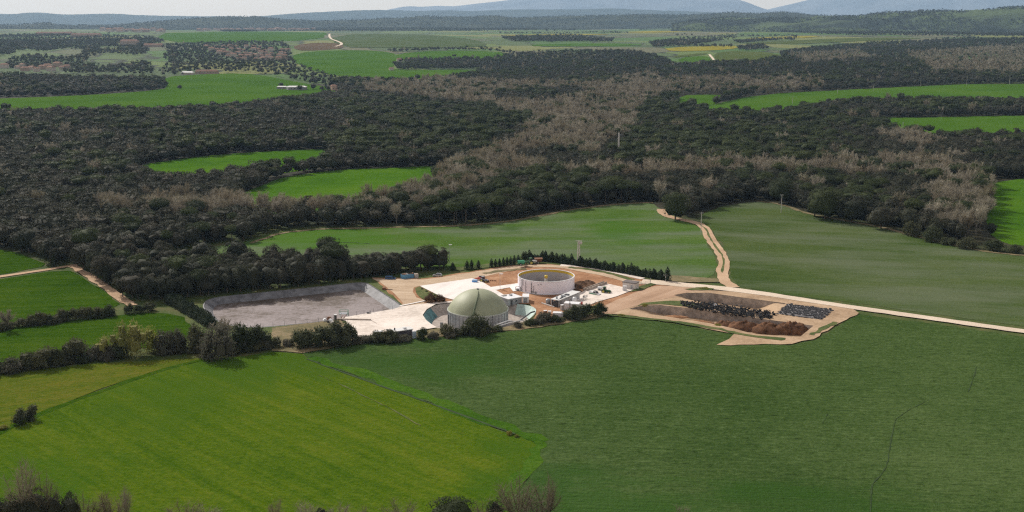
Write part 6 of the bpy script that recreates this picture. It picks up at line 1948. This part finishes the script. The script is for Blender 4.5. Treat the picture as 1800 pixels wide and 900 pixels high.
# ------------------------------------------------------------------ poles and lamps
def pole(uu, vv, hpx, label, style='pole', r=.16):
    g, s = px_m(uu, vv)
    h = hpx * s * 1.02
    t = thing('utility_pole' if style != 'lamp' else 'street_lamp', label, 'utility pole' if style != 'lamp' else 'street lamp', g)
    if style == 'pole':
        MB().cyl((0, 0, -.5), (0, 0, h), r * 1.3, r * .8, n=8).build('shaft', PCONC, t)
        MB().box(-1.0, 1.0, -.08, .08, h - .5, h - .36).build('crossarm', GREYM, t)
        for x in (-.9, 0, .9):
            MB().cyl((x, 0, h - .36), (x, 0, h - .05), .06, n=6).build('insulator', CONC, t)
    elif style == 'twin':
        for x in (-.55, .55):
            MB().cyl((x, 0, -.5), (x * .55, 0, h), .32, .20, n=8).build('shaft', PCONC, t)
        for k in range(5):
            z = h * (k + .5) / 5
            MB().box(-.5 + .04 * k, .5 - .04 * k, -.1, .1, z, z + .22).build('brace', PCONC, t)
        MB().box(-1.5, 1.5, -.12, .12, h - .3, h - .05).build('crossarm', PCONC, t)
        MB().box(-.1, 1.5, -.5, .5, h - 1.6, h - .7, .1).build('transformer', CONC, t)
    elif style == 'lamp':
        MB().cyl((0, 0, 0), (0, 0, h), .09, .06, n=8).build('shaft', GREYM, t)
        MB().cyl((0, 0, h), (.9, 0, h + .1), .05, n=6).build('arm', GREYM, t)
        MB().box(-.2, 1.3, -.25, .25, h + .05, h + .28, .08).build('lamp_head', WHITE, t)
    elif style == 'mast':
        MB().cyl((0, 0, -.5), (0, 0, h), .85, .62, n=10).build('shaft', PCONC, t)
        MB().box(-.2, 3.4, -.14, .14, h - 1.3, h - 1.0).build('crossarm', GREYM, t)
        MB().cyl((0, 0, h), (0, 0, h + .9), .3, n=8).build('cap', CONC, t)
    return t
pole(1017, 467, 44, 'tall pale twin concrete pole with transformer by the conifer hedge', 'twin')
pole(879, 510, 28, 'slender street lamp with white head between pad and slab', 'lamp')
pole(790, 462, 31, 'thin lamp post at the right end of the wood block', 'lamp')
pole(1232, 408, 34, 'wooden grey utility pole beside the orange track')
pole(1373, 374, 31, 'utility pole at the top of the dull wheat field')
pole(1740, 312, 24, 'utility pole at the corner of the bright far right field')
pole(1087, 284, 48, 'tall white concrete mast standing in the wood', 'mast')
for uu, vv, h, lb in [(1393, 182, 13, 'far pole at the lower edge of the upper hill field'), (1472, 165, 7, 'tiny far pole near the top left of the hill field'), (1535, 160, 10, 'far pole on the upper hill field beside the wood'), (1618, 151.5, 9, 'far pole at the crest of the hill field'), (1699, 150.5, 15, 'tall far pole on the crest of the hill field'), (1774, 149, 15, 'tall far pole nearest the border on the hill crest'), (1587, 228, 12, 'pole on the lower hill field'), (1527, 212, 12, 'pole in the wood corner left of the lower hill field')]:
    pole(uu, vv, h, lb, r=.22)
pole(1170, 496, 14, 'short stout post at the end of the conifer hedge', r=.14)

# ------------------------------------------------------------------ houses far off
HW = plain('house_wall', (.36, .28, .23), .9, .1, .12, .3)
HW2 = plain('house_wall_pale', (.48, .42, .37), .9, .1, .1, .3)
HR = plain('terracotta_roof', (.23, .135, .095), .9, .1, .3, .4)
HP = []
def house(label, group, w_, d_, h_, rm=HR, wm=HW, rise=.28, windows=0):
    t = thing('house', label, 'house', group=group)
    MB().box(-w_ / 2, w_ / 2, -d_ / 2, d_ / 2, -2, h_).build('wall', wm, t)
    b = MB(); e = .5; r_ = d_ * rise
    b.add([(-w_ / 2 - e, -d_ / 2 - e, h_ + .01), (w_ / 2 + e, -d_ / 2 - e, h_ + .01), (w_ / 2 + e, d_ / 2 + e, h_ + .01), (-w_ / 2 - e, d_ / 2 + e, h_ + .01), (-w_ / 2 + d_ * .25, 0, h_ + r_), (w_ / 2 - d_ * .25, 0, h_ + r_)], [(0, 3, 2, 1), (0, 1, 5, 4), (2, 3, 4, 5), (1, 2, 5), (3, 0, 4)])
    b.build('roof', rm, t)
    for k in range(windows):
        x = -w_ / 2 + (k + .5) * w_ / windows
        MB().box(x - .6, x + .6, -d_ / 2 - .06, -d_ / 2 - .005, h_ * .4, h_ * .4 + 1.4).build('window', GLASS, t)
    return t
protos = {}
CLN = {'village': ('small terracotta roofed house in the wooded village', 'houses of the wooded village'), 'town': ('tiny house of the far town on the plain', 'houses of the far town'), 'hamlet': ('terracotta house of the hamlet behind the left wood', 'houses of the left hamlet')}
for k, (x, y, wd, a, c) in enumerate(HOUSES):
    key = (c, k % 3)
    if key not in protos:
        o = protos[key] = proto(house(CLN[c][0], CLN[c][1], 1.0 * 12, 9, [5.5, 4.5, 6.5][k % 3], wm=[HW, HW2, HW2][k % 3]))
    else:
        o = copy_thing(protos[key])
    s = wd / 12
    o.location = (x, y, float(terr(x, y)) + .3); o.rotation_euler = (0, 0, a); o.scale = (s, s, s * (.9 if c != 'town' else .8))
def far_house(label, uu, vv, w_, d_, h_, rz=0, **kw):
    t = house(label, None, w_, d_, h_, **kw)
    t.location = G(uu, vv); t.rotation_euler.z = rz
    return t
BARNW = plain('barn_wall', (.30, .29, .29), .9, .1, .15, .3)
t = far_house('long pale roofed barn in the back green field', 522, 158, 32, 12, 5.0, -.02, rm=PALEROOF, wm=BARNW, rise=.16, windows=6)
MB().box(-16.1, -13, -6.1, -6.0, 0, 4.5).build('door', WHITE, t)
far_house('short barn left of the long pale barn', 496, 156.5, 16, 9, 4.0, -.02, rm=PALEROOF, wm=BARNW, rise=.14, windows=2)
far_house('pink walled farmhouse at the end of the back field', 587, 159, 9, 9, 7.5, .5, wm=plain('pink_wall', (.52, .36, .28), .9, .1, .1, .3), windows=2)
far_house('white farmhouse at the tip of the middle wood', 702, 109, 12, 10, 7, .2, wm=HW2)
far_house('pale farm shed left of the middle wood', 688, 124, 10, 8, 5, .2, wm=HW2)
far_house('pinkish farm building right of the white farmhouse', 724, 106.5, 22, 10, 5, .1, wm=HW)
far_house('long low terracotta building at the top of back field', 364, 129.5, 46, 12, 5, 0, windows=8)
far_house('low pale building left of the long terracotta one', 330, 131, 24, 10, 4, 0, rm=PALEROOF, wm=HW2)
far_house('long pale pink hotel above the left meadow', 96, 62.5, 170, 22, 12, 0)
far_house('second long pink building right of the hotel', 152, 65, 130, 22, 11, 0)
far_house('broad pink villa above the wooded village', 228, 79, 62, 24, 13, .05)
far_house('long low pink building right of the broad villa', 268, 82.5, 76, 18, 7, 0)
far_house('white tower block of the far town', 330, 50.5, 60, 30, 26, 0, rm=HW2, wm=WHITE)
far_house('pale long greenhouse on the right hand plain', 1737, 51.5, 150, 22, 7, 0, rm=PALEROOF, wm=HW2)
far_house('reddish farm behind the long greenhouse', 1760, 46, 140, 26, 9, 0)
